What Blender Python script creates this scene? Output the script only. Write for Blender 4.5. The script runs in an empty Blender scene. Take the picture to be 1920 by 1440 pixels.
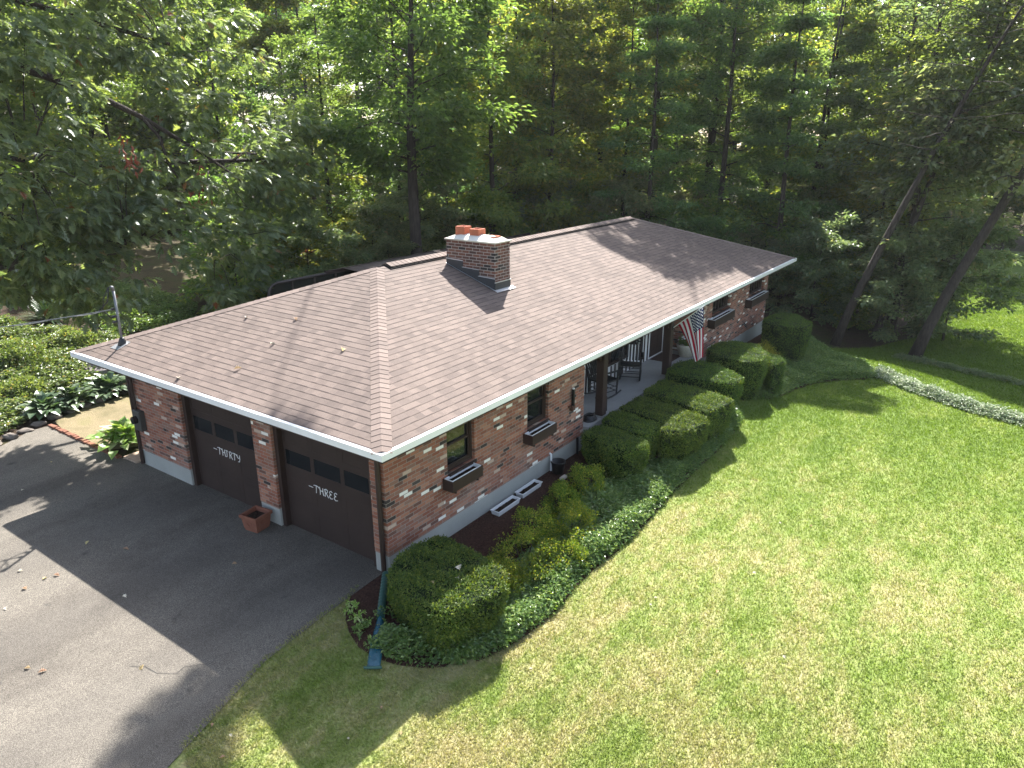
import bpy, math, random
import numpy as np
from mathutils import Vector, Matrix
from mathutils.geometry import delaunay_2d_cdt
random.seed(7); RNG = np.random.default_rng(7)
S = bpy.context.scene; COL = S.collection
PI = math.pi

# ------------------------------------------------------------------ camera
CAM = Vector((-7.501, -7.855, 7.133)); YAW, PITCH, ROLL, FPX = 0.61616, 0.32961, 0.0012, 1362.3
cy_, sy_, cp_, sp_ = math.cos(YAW), math.sin(YAW), math.cos(PITCH), math.sin(PITCH)
fwd = Vector((cy_*cp_, sy_*cp_, -sp_)); right = Vector((sy_, -cy_, 0)); down = fwd.cross(right)
r2 = right*math.cos(ROLL) + down*math.sin(ROLL); d2 = -right*math.sin(ROLL) + down*math.cos(ROLL)
cam = bpy.data.cameras.new('camera'); cam.sensor_width = 36.0; cam.lens = FPX/1920*36.0
cam.clip_start = 0.1; cam.clip_end = 2000
co = bpy.data.objects.new('camera', cam); COL.objects.link(co)
m = Matrix((r2, -d2, -fwd)).transposed().to_4x4(); m.translation = CAM; co.matrix_world = m
S.camera = co

# ------------------------------------------------------------------ sky, sun, exposure
SUNV = Vector((2.38, 1.29, 2.75)).normalized()          # towards the sun
SUN_EL = math.asin(SUNV.z); SUN_AZ = math.atan2(SUNV.y, SUNV.x)
W = bpy.data.worlds.new('World'); S.world = W; W.use_nodes = True
nt = W.node_tree; bg = nt.nodes['Background']
sky = nt.nodes.new('ShaderNodeTexSky'); sky.sky_type = 'NISHITA'; sky.sun_disc = False
sky.sun_elevation = SUN_EL; sky.sun_rotation = PI/2 - SUN_AZ
sky.air_density = 1.0; sky.dust_density = 1.6; sky.ozone_density = 1.0
hsv = nt.nodes.new('ShaderNodeHueSaturation'); hsv.inputs['Saturation'].default_value = 0.75
nt.links.new(sky.outputs[0], hsv.inputs['Color']); nt.links.new(hsv.outputs[0], bg.inputs[0]); bg.inputs[1].default_value = 0.105
sl = bpy.data.lights.new('sun', 'SUN'); sl.energy = 5.0; sl.angle = math.radians(0.5); sl.color = (1.0, 0.97, 0.915)
so = bpy.data.objects.new('sun', sl); COL.objects.link(so); so.rotation_euler = SUNV.to_track_quat('Z', 'Y').to_euler()
so.location = (20, 15, 40)
S.view_settings.view_transform = 'Standard'; S.view_settings.look = 'None'
S.view_settings.gamma = 1.0; S.view_settings.use_curve_mapping = False
S.view_settings.exposure = 1.95
S.cycles.max_bounces = 8; S.cycles.diffuse_bounces = 5; S.cycles.glossy_bounces = 3; S.cycles.transmission_bounces = 5
S.cycles.caustics_reflective = False; S.cycles.caustics_refractive = False
S.cycles.use_adaptive_sampling = True; S.cycles.adaptive_threshold = 0.015

HAZE = .0002
# ------------------------------------------------------------------ helpers: tags
def tag(o, label=None, cat=None, group=None, kind=None):
    if label: o['label'] = label
    if cat: o['category'] = cat
    if group: o['group'] = group
    if kind: o['kind'] = kind
    return o
def empty(name, loc=(0, 0, 0), rz=0.0):
    o = bpy.data.objects.new(name, None); COL.objects.link(o); o.empty_display_size = 0.2
    o.location = loc; o.rotation_euler = (0, 0, rz); return o
def link_mesh(name, me, mat, parent=None):
    o = bpy.data.objects.new(name, me); COL.objects.link(o)
    if mat is not None:
        for mm in (mat if isinstance(mat, (list, tuple)) else [mat]): me.materials.append(mm)
    if parent is not None: o.parent = parent
    return o
def copy_tree(root):
    c = root.copy(); COL.objects.link(c)
    for ch in root.children:
        d = ch.copy(); COL.objects.link(d); d.parent = c
        for g in ch.children:
            e = g.copy(); COL.objects.link(e); e.parent = d
    return c
def np_mesh(name, verts, loops, sizes, smooth=False, mats=None, uvs=None):
    me = bpy.data.meshes.new(name); verts = np.asarray(verts, np.float32); loops = np.asarray(loops, np.int32); sizes = np.asarray(sizes, np.int32)
    me.vertices.add(len(verts)); me.vertices.foreach_set('co', verts.ravel())
    me.loops.add(len(loops)); me.loops.foreach_set('vertex_index', loops)
    me.polygons.add(len(sizes)); st = np.zeros(len(sizes), np.int32); st[1:] = np.cumsum(sizes)[:-1]
    me.polygons.foreach_set('loop_start', st); me.polygons.foreach_set('loop_total', sizes)
    me.polygons.foreach_set('use_smooth', np.full(len(sizes), bool(smooth)))
    if mats is not None: me.polygons.foreach_set('material_index', np.asarray(mats, np.int32))
    if uvs is not None:
        l = me.uv_layers.new(name='UVMap'); l.data.foreach_set('uv', np.asarray(uvs, np.float32).ravel())
    me.update(calc_edges=True); return me

class MB:                       # collects shapes into one mesh
    def __init__(s): s.v = []; s.f = []; s.uv = {}
    def add(s, vs, fs):
        n = len(s.v); s.v += [tuple(v) for v in vs]; s.f += [tuple(i+n for i in f) for f in fs]; return s
    def box(s, x0, x1, y0, y1, z0, z1, M=None, bev=0.0):
        if bev > 0:
            b = min(bev, (x1-x0)*.45, (y1-y0)*.45, (z1-z0)*.45)
            vs = []; 
            for z, ins in ((z0, b), (z0+b, 0), (z1-b, 0), (z1, b)):
                for (x, y) in ((x0+ins+b*(ins == 0), y0+ins), (x1-ins-b*(ins == 0), y0+ins), (x1-ins, y0+ins+b*(ins == 0)), (x1-ins, y1-ins-b*(ins == 0)),
                               (x1-ins-b*(ins == 0), y1-ins), (x0+ins+b*(ins == 0), y1-ins), (x0+ins, y1-ins-b*(ins == 0)), (x0+ins, y0+ins+b*(ins == 0))):
                    vs.append((x, y, z))
            fs = [tuple(range(7, -1, -1)), tuple(range(24, 32))]
            for k in range(3):
                for i in range(8):
                    j = (i+1) % 8; fs.append((k*8+i, k*8+j, k*8+8+j, k*8+8+i))
        else:
            vs = [(x, y, z) for z in (z0, z1) for x, y in ((x0, y0), (x1, y0), (x1, y1), (x0, y1))]
            fs = [(3, 2, 1, 0), (4, 5, 6, 7), (0, 1, 5, 4), (1, 2, 6, 5), (2, 3, 7, 6), (3, 0, 4, 7)]
        if M is not None: vs = [M @ Vector(v) for v in vs]
        return s.add(vs, fs)
    def tube(s, pts, rad, n=8, cap=True):
        pts = [Vector(p) for p in pts]; rad = [rad]*len(pts) if np.isscalar(rad) else rad
        base = len(s.v); up = None
        for i, p in enumerate(pts):
            t = (pts[min(i+1, len(pts)-1)]-pts[max(i-1, 0)]); t = t.normalized() if t.length > 1e-9 else Vector((0, 0, 1))
            if up is None: up = Vector((0, 0, 1)) if abs(t.z) < .9 else Vector((1, 0, 0))
            a = t.cross(up); a = a.normalized() if a.length > 1e-6 else t.orthogonal().normalized(); b = a.cross(t); up = b
            for k in range(n):
                th = 2*PI*k/n; q = p + (a*math.cos(th)+b*math.sin(th))*rad[i]; s.v.append(tuple(q))
        for i in range(len(pts)-1):
            for k in range(n):
                j = (k+1) % n; s.f.append((base+i*n+k, base+i*n+j, base+(i+1)*n+j, base+(i+1)*n+k))
        if cap:
            s.f.append(tuple(base+k for k in range(n-1, -1, -1))); s.f.append(tuple(base+(len(pts)-1)*n+k for k in range(n)))
        return s
    def lathe(s, prof, c=(0, 0, 0), n=20, sx=1.0, sy=1.0):
        base = len(s.v)
        for r, z in prof:
            for k in range(n):
                th = 2*PI*k/n; s.v.append((c[0]+r*sx*math.cos(th), c[1]+r*sy*math.sin(th), c[2]+z))
        for i in range(len(prof)-1):
            for k in range(n):
                j = (k+1) % n; s.f.append((base+i*n+k, base+i*n+j, base+(i+1)*n+j, base+(i+1)*n+k))
        s.f.append(tuple(base+k for k in range(n-1, -1, -1))); s.f.append(tuple(base+(len(prof)-1)*n+k for k in range(n)))
        return s
    def build(s, name, mat, parent=None, smooth=False):
        loops = [i for f in s.f for i in f]; sizes = [len(f) for f in s.f]
        return link_mesh(name, np_mesh(name, s.v, loops, sizes, smooth), mat, parent)

# ------------------------------------------------------------------ helpers: materials
class G:                        # thin wrapper for node building
    def __init__(s, name, rough=0.8, spec=0.3):
        s.m = bpy.data.materials.new(name); s.m.use_nodes = True; s.t = s.m.node_tree
        s.p = s.t.nodes['Principled BSDF']; s.out = s.t.nodes['Material Output']
        s.p.inputs['Roughness'].default_value = rough; s.p.inputs['Specular IOR Level'].default_value = spec
    def n(s, typ, **kw):
        nd = s.t.nodes.new(typ)
        for k, v in kw.items(): setattr(nd, k, v)
        return nd
    def l(s, a, b): s.t.links.new(a, b)
    def setc(s, c): s.p.inputs['Base Color'].default_value = (*c, 1)
    def obj(s): return s.n('ShaderNodeTexCoord').outputs['Object']
    def pos(s): return s.n('ShaderNodeNewGeometry').outputs['Position']
    def noise(s, vec, scale, detail=4, rough=.55, dist=0):
        nd = s.n('ShaderNodeTexNoise'); nd.inputs['Scale'].default_value = scale; nd.inputs['Detail'].default_value = detail
        nd.inputs['Roughness'].default_value = rough; nd.inputs['Distortion'].default_value = dist
        if vec is not None: s.l(vec, nd.inputs['Vector'])
        return nd.outputs['Fac']
    def ramp(s, fac, stops, interp='LINEAR'):
        nd = s.n('ShaderNodeValToRGB'); cr = nd.color_ramp; cr.interpolation = interp
        while len(cr.elements) < len(stops): cr.elements.new(0.5)
        for e, (p, c) in zip(cr.elements, stops):
            e.position = p; e.color = (*c, 1) if not np.isscalar(c) else (c, c, c, 1)
        s.l(fac, nd.inputs[0]); return nd.outputs[0]
    def mix(s, fac, a, b, mode='MIX'):
        nd = s.n('ShaderNodeMix', data_type='RGBA', blend_type=mode)
        for v, i in ((fac, 0), (a, 6), (b, 7)):
            if hasattr(v, 'is_output'): s.l(v, nd.inputs[i])
            elif np.isscalar(v): nd.inputs[i].default_value = v
            else: nd.inputs[i].default_value = (*v, 1)
        return nd.outputs[2]
    def math(s, op, a, b=0.0, c=0.0):
        nd = s.n('ShaderNodeMath', operation=op)
        for v, i in ((a, 0), (b, 1), (c, 2)):
            if hasattr(v, 'is_output'): s.l(v, nd.inputs[i])
            else: nd.inputs[i].default_value = v
        return nd.outputs[0]
    def bump(s, h, strength=.3, dist=.02):
        nd = s.n('ShaderNodeBump'); nd.inputs['Strength'].default_value = strength; nd.inputs['Distance'].default_value = dist
        s.l(h, nd.inputs['Height']); s.l(nd.outputs[0], s.p.inputs['Normal'])
    def col(s, sock): s.l(sock, s.p.inputs['Base Color'])

def plain(name, c, rough=.6, spec=.4, var=.15, scale=6., metal=0., bump=0.):
    g = G(name, rough, spec); v = g.obj(); f = g.noise(v, scale, 5, .6)
    g.col(g.ramp(f, [(.25, tuple(x*(1-var) for x in c)), (.75, tuple(min(1, x*(1+var)) for x in c))]))
    g.p.inputs['Metallic'].default_value = metal
    if bump: g.bump(g.noise(v, scale*8, 3), bump, .01)
    return g.m

def brick_mat(name, whites=.055, soot=False, palette=None, mortar=.0055, mc=(.34, .295, .255)):
    g = G(name, .85, .25); o = g.obj()
    sx = g.n('ShaderNodeSeparateXYZ'); g.l(o, sx.inputs[0])
    c = g.n('ShaderNodeCombineXYZ'); g.l(g.math('ADD', sx.outputs[0], sx.outputs[1]), c.inputs[0]); g.l(sx.outputs[2], c.inputs[1])
    b = g.n('ShaderNodeTexBrick'); g.l(c.outputs[0], b.inputs['Vector'])
    b.inputs['Color1'].default_value = (0, 0, 0, 1); b.inputs['Color2'].default_value = (1, 1, 1, 1); b.inputs['Mortar'].default_value = (.5, .5, .5, 1)
    b.inputs['Scale'].default_value = 1.0; b.inputs['Mortar Size'].default_value = mortar; b.inputs['Mortar Smooth'].default_value = .15
    b.inputs['Brick Width'].default_value = .212; b.inputs['Row Height'].default_value = .0695; b.inputs['Bias'].default_value = 0
    cl = g.noise(o, 1.1, 2)
    t = g.math('ADD', b.outputs['Color'], g.math('MULTIPLY', g.math('SUBTRACT', cl, .5), .09))
    pal = palette or [(0, (.05, .04, .037)), (.05, (.15, .075, .057)), (.15, (.235, .095, .064)), (.28, (.30, .125, .08)), (.41, (.25, .095, .06)), (.53, (.34, .15, .097)),
                      (.64, (.30, .115, .075)), (.75, (.25, .135, .10)), (.85, (.38, .19, .127)), (1-whites*1.7, (.50, .37, .29)), (1-whites, (.84, .80, .73))]
    col = g.ramp(t, pal, 'CONSTANT')
    fine = g.noise(o, 55, 3); col = g.mix(.35, col, g.ramp(fine, [(.3, .55), (.7, 1.25)]), 'MULTIPLY')
    if soot: col = g.mix(g.ramp(g.math('ADD', sx.outputs[2], g.math('MULTIPLY', g.noise(o, 1.5, 3), .7)), [(.0, 0.), (1., 1.)]), col, col)
    col = g.mix(b.outputs['Fac'], col, g.mix(fine, tuple(x*.62 for x in mc), mc))
    stain = g.noise(o, .8, 4); col = g.mix(g.ramp(stain, [(.5, 0.), (.8, .25)]), col, (.42, .36, .32))
    g.col(col)
    h = g.math('ADD', g.math('MULTIPLY', b.outputs['Fac'], -1.0), g.math('MULTIPLY', fine, .35)); g.bump(h, .6, .012)
    return g.m

def shingle_mat(name, light=1.0, bands=True):
    g = G(name, .9, .22); uvn = g.n('ShaderNodeUVMap'); uvn.uv_map = 'UVMap'; uv = uvn.outputs[0]
    def bt(w, off, sq):
        b = g.n('ShaderNodeTexBrick'); g.l(uv, b.inputs['Vector']); b.inputs['Color1'].default_value = (0, 0, 0, 1); b.inputs['Color2'].default_value = (1, 1, 1, 1)
        b.inputs['Mortar'].default_value = (.5, .5, .5, 1); b.inputs['Scale'].default_value = 1; b.inputs['Mortar Size'].default_value = .0; b.inputs['Brick Width'].default_value = w
        b.inputs['Row Height'].default_value = .14; b.offset = off; b.offset_frequency = 3; b.squash = sq; b.squash_frequency = 2; b.inputs['Bias'].default_value = 0
        return b.outputs['Color']
    t1, t2 = bt(.23, .37, .8), bt(.14, .61, 1.3)
    L = light
    c = g.ramp(t1, [(0, (.130*L, .100*L, .087*L)), (.3, (.144*L, .110*L, .095*L)), (.6, (.157*L, .120*L, .103*L)), (1, (.174*L, .133*L, .114*L))])
    c = g.mix(.5, c, g.ramp(t2, [(0, .86), (.5, 1.0), (1, 1.13)]), 'MULTIPLY')
    gran = g.noise(g.obj(), 140, 2); c = g.mix(.5, c, g.ramp(gran, [(.3, .6), (.7, 1.4)]), 'MULTIPLY')
    patch = g.noise(g.obj(), .55, 4); c = g.mix(.6, c, g.ramp(patch, [(.3, .85), (.7, 1.13)]), 'MULTIPLY')
    sx = g.n('ShaderNodeSeparateXYZ'); g.l(uv, sx.inputs[0])           # shadow line painted as a dark printed band along some tabs' butts
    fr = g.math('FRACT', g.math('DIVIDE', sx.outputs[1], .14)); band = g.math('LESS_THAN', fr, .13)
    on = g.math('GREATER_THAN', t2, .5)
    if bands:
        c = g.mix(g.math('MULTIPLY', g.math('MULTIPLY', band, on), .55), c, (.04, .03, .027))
        ln = g.math('LESS_THAN', fr, .05); c = g.mix(g.math('MULTIPLY', ln, .12), c, (.03, .022, .02))  # thinner, fainter line of the same painted shadow on every course
    g.col(c); g.bump(gran, .3, .004); return g.m

def leaf_mat(name, stops, trans=.38, tcol=(1.5, 1.55, .55), rough=.42, spec=.5, objvar=.25, patch=0):
    g = G(name, rough, spec); geo = g.n('ShaderNodeNewGeometry'); r = geo.outputs['Random Per Island']
    c = g.ramp(r, stops)
    oi = g.n('ShaderNodeObjectInfo'); hs = g.n('ShaderNodeHueSaturation')
    g.l(g.math('ADD', .5-.035*objvar/.25, g.math('MULTIPLY', oi.outputs['Random'], .06*objvar/.25)), hs.inputs['Hue'])
    g.l(g.math('ADD', 1-objvar*.6, g.math('MULTIPLY', g.math('FRACT', g.math('MULTIPLY', oi.outputs['Random'], 7.13)), objvar*1.2)), hs.inputs['Value'])
    hs.inputs['Saturation'].default_value = 1.0; g.l(c, hs.inputs['Color']); c = hs.outputs[0]
    if patch:
        pn = g.noise(g.obj(), patch, 4, .6); c = g.mix(.9, c, g.ramp(pn, [(.28, (1.25, .95, .6)), (.42, (.85, .85, .85)), (.6, (1.1, 1.08, 1.0)), (.75, (1.35, 1.3, 1.1))]), 'MULTIPLY')
    g.col(c); tr = g.n('ShaderNodeBsdfTranslucent'); g.l(g.mix(1.0, c, tcol, 'MULTIPLY'), tr.inputs[0])
    mx = g.n('ShaderNodeMixShader'); mx.inputs[0].default_value = trans; g.l(g.p.outputs[0], mx.inputs[1]); g.l(tr.outputs[0], mx.inputs[2]); g.l(mx.outputs[0], g.out.inputs[0])
    return g.m

def bark_mat(name, a, b):
    g = G(name, .9, .2); o = g.obj(); mp = g.n('ShaderNodeMapping'); mp.inputs['Scale'].default_value = (9, 9, 1.2); g.l(o, mp.inputs[0])
    n1 = g.noise(mp.outputs[0], 2.2, 6, .65, .5); g.col(g.ramp(n1, [(.3, a), (.7, b)])); g.bump(n1, .9, .04); return g.m

M = {}
M['brick'] = brick_mat('brick', .055)
M['chimney_brick'] = brick_mat('chimney_brick', whites=.0, mortar=.0075, mc=(.42, .37, .33), palette=[(0, (.04, .034, .032)), (.14, (.08, .045, .038)), (.3, (.13, .06, .045)), (.5, (.16, .072, .052)), (.7, (.11, .056, .046)), (.85, (.18, .085, .06))])
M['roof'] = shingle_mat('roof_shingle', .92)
M['cap'] = shingle_mat('cap_shingle', 1.12, False)
M['concrete'] = plain('foundation_paint', (.33, .335, .315), .85, .2, .10, 1.2, bump=.15)
M['porch'] = plain('porch_concrete', (.36, .355, .34), .8, .25, .12, 2.0, bump=.1)
M['brown'] = plain('brown_paint', (.036, .021, .017), .55, .35, .2, 3.0)
M['doorbrown'] = plain('garage_door_paint', (.040, .026, .022), .6, .3, .18, 2.0)
M['white'] = plain('white_paint', (.80, .80, .79), .45, .4, .06, 3.0)
M['gutter'] = plain('gutter_enamel', (.76, .76, .74), .4, .5, .12, 1.3)
M['black'] = plain('black_paint', (.012, .012, .013), .45, .45, .2, 4)
M['darkmetal'] = plain('lead_flashing', (.05, .052, .056), .5, .5, .2, 3, .4)
M['alu'] = plain('aluminium', (.62, .63, .65), .35, .5, .1, 4, .7)
M['galv'] = plain('galvanised_steel', (.20, .205, .21), .5, .5, .2, 8, .6)
M['terra'] = plain('terracotta', (.21, .085, .055), .8, .25, .2, 7, bump=.1)
M['flue'] = plain('clay_flue', (.40, .13, .07), .8, .25, .12, 7)
M['soil'] = plain('potting_soil', (.035, .024, .018), .95, .1, .5, 25, bump=.8)
M['mortarcap'] = plain('mortar_crown', (.58, .56, .50), .9, .2, .12, 3, bump=.2)
M['stone'] = plain('field_stone', (.17, .145, .125), .9, .2, .3, 3, bump=.5)
M['boulder'] = plain('boulder_stone', (.20, .175, .17), .9, .2, .3, 2, bump=.6)
M['plastic'] = plain('white_plastic', (.78, .79, .80), .4, .45, .05, 3)
M['urn'] = plain('cream_wicker', (.52, .48, .39), .8, .25, .2, 30, bump=.5)
M['mat'] = plain('coir_mat', (.085, .055, .045), .95, .1, .25, 40, bump=.4)
M['green_sleeve'] = plain('green_drain_pipe', (.03, .085, .07), .5, .4, .15, 4)
M['blue_sleeve'] = plain('blue_green_film', (.018, .085, .12), .22, .6, .3, 9, bump=.8)
M['pot_blue'] = plain('pale_blue_glaze', (.36, .46, .52), .3, .5, .1, 4)
M['paver'] = plain('pale_paver', (.52, .46, .38), .9, .2, .2, 5)
M['bark'] = bark_mat('dark_bark', (.022, .017, .014), (.075, .06, .05))
M['bark_grey'] = bark_mat('grey_bark', (.04, .034, .03), (.12, .105, .09))
g = G('window_glass', .04, .6); g.setc((.012, .014, .015)); g.p.inputs['Coat Weight'].default_value = .3; M['glass'] = g.m
g = G('garage_pane', .08, .3); g.setc((.012, .014, .016)); M['pane'] = g.m

# ground materials
def litter():
    g = G('woodland_litter', .95, .15); p = g.pos(); a = g.noise(p, .45, 6, .65); b = g.noise(p, 9, 5, .7); c = g.noise(p, 45, 3, .6)
    col = g.ramp(b, [(.25, (.026, .018, .013)), (.5, (.06, .04, .028)), (.75, (.10, .068, .045))])
    col = g.mix(g.ramp(a, [(.45, 0.), (.62, .75)]), col, g.mix(b, (.03, .045, .012), (.075, .09, .025)))
    col = g.mix(g.ramp(c, [(.62, 0.), (.72, .8)]), col, (.16, .105, .06)); g.col(col); g.bump(g.math('ADD', b, c), .9, .06); return g.m
def asphalt():
    g = G('asphalt', .9, .25); p = g.pos(); mp = g.n('ShaderNodeMapping'); mp.inputs['Scale'].default_value = (.35, 1.0, 1); mp.inputs['Rotation'].default_value = (0, 0, .1); g.l(p, mp.inputs[0])
    big = g.noise(mp.outputs[0], .55, 5, .6, .4); mid = g.noise(p, 4, 5, .65); fine = g.noise(p, 95, 2, .6)
    col = g.ramp(big, [(.28, (.066, .057, .047)), (.5, (.108, .095, .079)), (.72, (.142, .126, .104))])
    col = g.mix(.5, col, g.ramp(mid, [(.25, .78), (.75, 1.2)]), 'MULTIPLY')
    col = g.mix(.85, col, g.ramp(fine, [(.32, .35), (.5, 1.0), (.68, 2.0)]), 'MULTIPLY')
    st = g.noise(p, 1.7, 3, .5, .6); col = g.mix(g.ramp(st, [(.67, 0.), (.74, .55)]), col, (.03, .03, .03))
    sx = g.n('ShaderNodeSeparateXYZ'); g.l(p, sx.inputs[0]); lane = g.math('ABSOLUTE', g.math('SUBTRACT', g.math('FRACT', g.math('MULTIPLY', g.math('ADD', sx.outputs[1], g.math('MULTIPLY', mid, .5)), .42)), .5))
    col = g.mix(g.ramp(lane, [(.1, .22), (.3, 0.)]), col, (.055, .05, .046))
    spots = g.n('ShaderNodeTexVoronoi'); spots.inputs['Scale'].default_value = .9; g.l(p, spots.inputs['Vector']); col = g.mix(g.ramp(g.math('ADD', spots.outputs['Distance'], g.math('MULTIPLY', g.noise(p, 9, 3), .12)), [(.10, .6), (.17, 0.)]), col, (.022, .021, .02))
    g.col(col); g.bump(fine, .5, .008); return g.m
def turf(name, blade):
    g = G(name, .75 if blade else .9, .18); p = g.pos()
    mp = g.n('ShaderNodeMapping'); mp.inputs['Rotation'].default_value = (0, 0, -.5); mp.inputs['Scale'].default_value = (.75, 1.5, 1); g.l(p, mp.inputs[0])
    big = g.noise(p, .16, 3, .5); mid = g.noise(mp.outputs[0], .75, 5, .62, .3); small = g.noise(mp.outputs[0], 4.2, 4, .65)
    sx = g.n('ShaderNodeSeparateXYZ'); g.l(p, sx.inputs[0])
    # greener away from the house end (x large), drier in the middle of the lawn
    gr = g.math('MULTIPLY', g.math('SUBTRACT', sx.outputs[0], 8.5), .022)
    gr = g.math('MAXIMUM', g.math('MINIMUM', gr, .13), -.085)
    dry = g.math('SUBTRACT', g.math('ADD', g.math('ADD', g.math('MULTIPLY', mid, .62), g.math('MULTIPLY', small, .38)), g.math('MULTIPLY', g.math('SUBTRACT', big, .5), .32)), gr)
    c = g.ramp(g.math('SUBTRACT', dry, .03), [(.36, (.125, .185, .034)), (.45, (.17, .225, .052)), (.53, (.22, .258, .08)), (.60, (.28, .28, .115)), (.70, (.33, .295, .15))])
    if blade:
        geo = g.n('ShaderNodeNewGeometry'); c = g.mix(.8, c, g.ramp(geo.outputs['Random Per Island'], [(0, (.6, .62, .6)), (.5, (1, 1, 1)), (1, (1.4, 1.3, 1.35))]), 'MULTIPLY')
        g.col(c); tr = g.n('ShaderNodeBsdfTranslucent'); g.l(g.mix(1., c, (1.3, 1.4, .7), 'MULTIPLY'), tr.inputs[0]); mx = g.n('ShaderNodeMixShader'); mx.inputs[0].default_value = .4
        g.l(g.p.outputs[0], mx.inputs[1]); g.l(tr.outputs[0], mx.inputs[2]); g.l(mx.outputs[0], g.out.inputs[0])
    else:
        f = g.noise(p, 30, 3, .6); c = g.mix(.8, c, g.ramp(f, [(.3, .5), (.7, 1.1)]), 'MULTIPLY'); g.col(c); g.bump(f, .6, .03)
    return g.m
def drystraw():
    g = G('dry_grass_path', .95, .15); p = g.pos(); a = g.noise(p, 1.2, 5, .6); f = g.noise(p, 35, 3)
    c = g.ramp(a, [(.3, (.12, .105, .055)), (.55, (.21, .168, .10)), (.75, (.15, .14, .06))]); c = g.mix(.6, c, g.ramp(f, [(.3, .6), (.7, 1.3)]), 'MULTIPLY'); g.col(c); g.bump(f, .7, .03); return g.m
def garden_soil():
    g = G('garden_soil', .95, .15); p = g.pos(); a = g.noise(p, 1.3, 5, .65); f = g.noise(p, 25, 3); c = g.ramp(a, [(.3, (.04, .035, .018)), (.5, (.085, .066, .036)), (.7, (.06, .07, .022))]); g.col(g.mix(.7, c, g.ramp(f, [(.3, .5), (.7, 1.4)]), 'MULTIPLY')); g.bump(f, .8, .04); return g.m
M['garden'] = garden_soil(); M['litter'] = litter(); M['asphalt'] = asphalt(); M['turf'] = turf('lawn_soil', False); M['blade'] = turf('lawn_blades', True); M['straw'] = drystraw()
g = G('bark_mulch', .95, .15); p = g.pos(); a = g.noise(p, 28, 4, .7); g.col(g.ramp(a, [(.3, (.022, .012, .009)), (.55, (.07, .036, .026)), (.75, (.13, .07, .05))])); g.bump(a, 1., .04); M['mulch'] = g.m

# leaves
M['oak_leaf'] = leaf_mat('oak_leaf', [(0, (.072, .105, .055)), (.5, (.11, .15, .075)), (.9, (.15, .19, .085)), (.985, (.17, .195, .08)), (1, (.16, .05, .015))], 0.42, (2.3, 2.3, 1.1), .34, .65, .1)
M['dark_leaf'] = leaf_mat('dark_leaf', [(0, (.05, .085, .032)), (.6, (.08, .13, .048)), (1, (.125, .175, .062))], 0.5, (2.8, 2.7, 1.1), .4, .5)
M['maple_leaf'] = leaf_mat('maple_leaf', [(0, (.08, .13, .036)), (.6, (.135, .185, .055)), (.93, (.20, .235, .065)), (1, (.25, .215, .07))], 0.52, (2.4, 2.2, .9), .45, .45)
M['beech_leaf'] = leaf_mat('beech_leaf', [(0, (.06, .115, .05)), (.6, (.10, .17, .07)), (1, (.14, .21, .085))], 0.5, (2.6, 2.5, 1.2), .42, .5)
M['pale_leaf'] = leaf_mat('pale_leaf', [(0, (.10, .135, .065)), (.7, (.16, .195, .10)), (.94, (.20, .225, .12)), (1, (.25, .195, .10))], 0.48, (2.1, 2.1, 1.2), .3, .8)
M['rust_leaf'] = leaf_mat('rust_leaf', [(0, (.10, .07, .02)), (.5, (.18, .08, .025)), (1, (.26, .10, .03))], .42, (1.4, 1.1, .5), .45, .4)
M['yew'] = leaf_mat('yew_leaf', [(0, (.042, .09, .018)), (.6, (.085, .15, .026)), (1, (.18, .235, .04))], .3, (1.9, 1.8, .5), .55, .3, .12, 1.9)
M['azalea'] = leaf_mat('azalea_leaf', [(0, (.07, .125, .016)), (.45, (.135, .20, .024)), (.8, (.26, .30, .04)), (1, (.40, .35, .06))], .4, (1.8, 1.7, .5), .5, .35)
M['pachy'] = leaf_mat('ground_cover_leaf', [(0, (.075, .145, .036)), (.6, (.13, .21, .055)), (1, (.24, .31, .10))], .3, (1.8, 1.8, .6), .33, .6, .05)
M['varieg'] = leaf_mat('variegated_leaf', [(0, (.08, .15, .05)), (.4, (.20, .27, .13)), (.7, (.40, .45, .31)), (1, (.60, .62, .50))], .25, (1.0, 1.05, .8), .45, .4, .05)
M['hosta'] = leaf_mat('hosta_leaf', [(0, (.16, .28, .05)), (.6, (.26, .40, .09)), (1, (.60, .62, .38))], .35, (1.3, 1.3, .5), .4, .5, .05)
M['yucca'] = leaf_mat('yucca_leaf', [(0, (.03, .06, .025)), (1, (.07, .11, .05))], .15, (1.2, 1.3, .6), .4, .5, .05)
M['pale_cover'] = leaf_mat('bank_leaf', [(0, (.085, .135, .045)), (.6, (.16, .215, .08)), (.92, (.24, .28, .125)), (1, (.30, .22, .10))], .35, (1.6, 1.6, .6), .42, .5, .08)
M['needle'] = leaf_mat('pine_needle', [(0, (.11, .18, .085)), (1, (.21, .29, .14))], .3, (1.5, 1.5, .8), .5, .3, .1)
M['tawny'] = leaf_mat('tawny_grass', [(0, (.16, .15, .05)), (1, (.33, .27, .12))], .35, (1.2, 1.1, .6), .6, .2, .1)
M['bluegreen'] = leaf_mat('blue_green_leaf', [(0, (.06, .105, .05)), (1, (.12, .17, .085))], .25, (1.3, 1.4, .7), .35, .5, .05)
M['deadleaf'] = leaf_mat('dry_leaf', [(0, (.34, .24, .10)), (.5, (.45, .34, .17)), (1, (.50, .40, .22))], .2, (1, 1, .7), .6, .3, .3)
M['pale_dead'] = plain('pale_dry_leaf', (.62, .56, .44), .7, .3, .15, 20)
M['red_dead'] = plain('red_dry_leaf', (.25, .07, .04), .7, .3, .2, 20)

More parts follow.
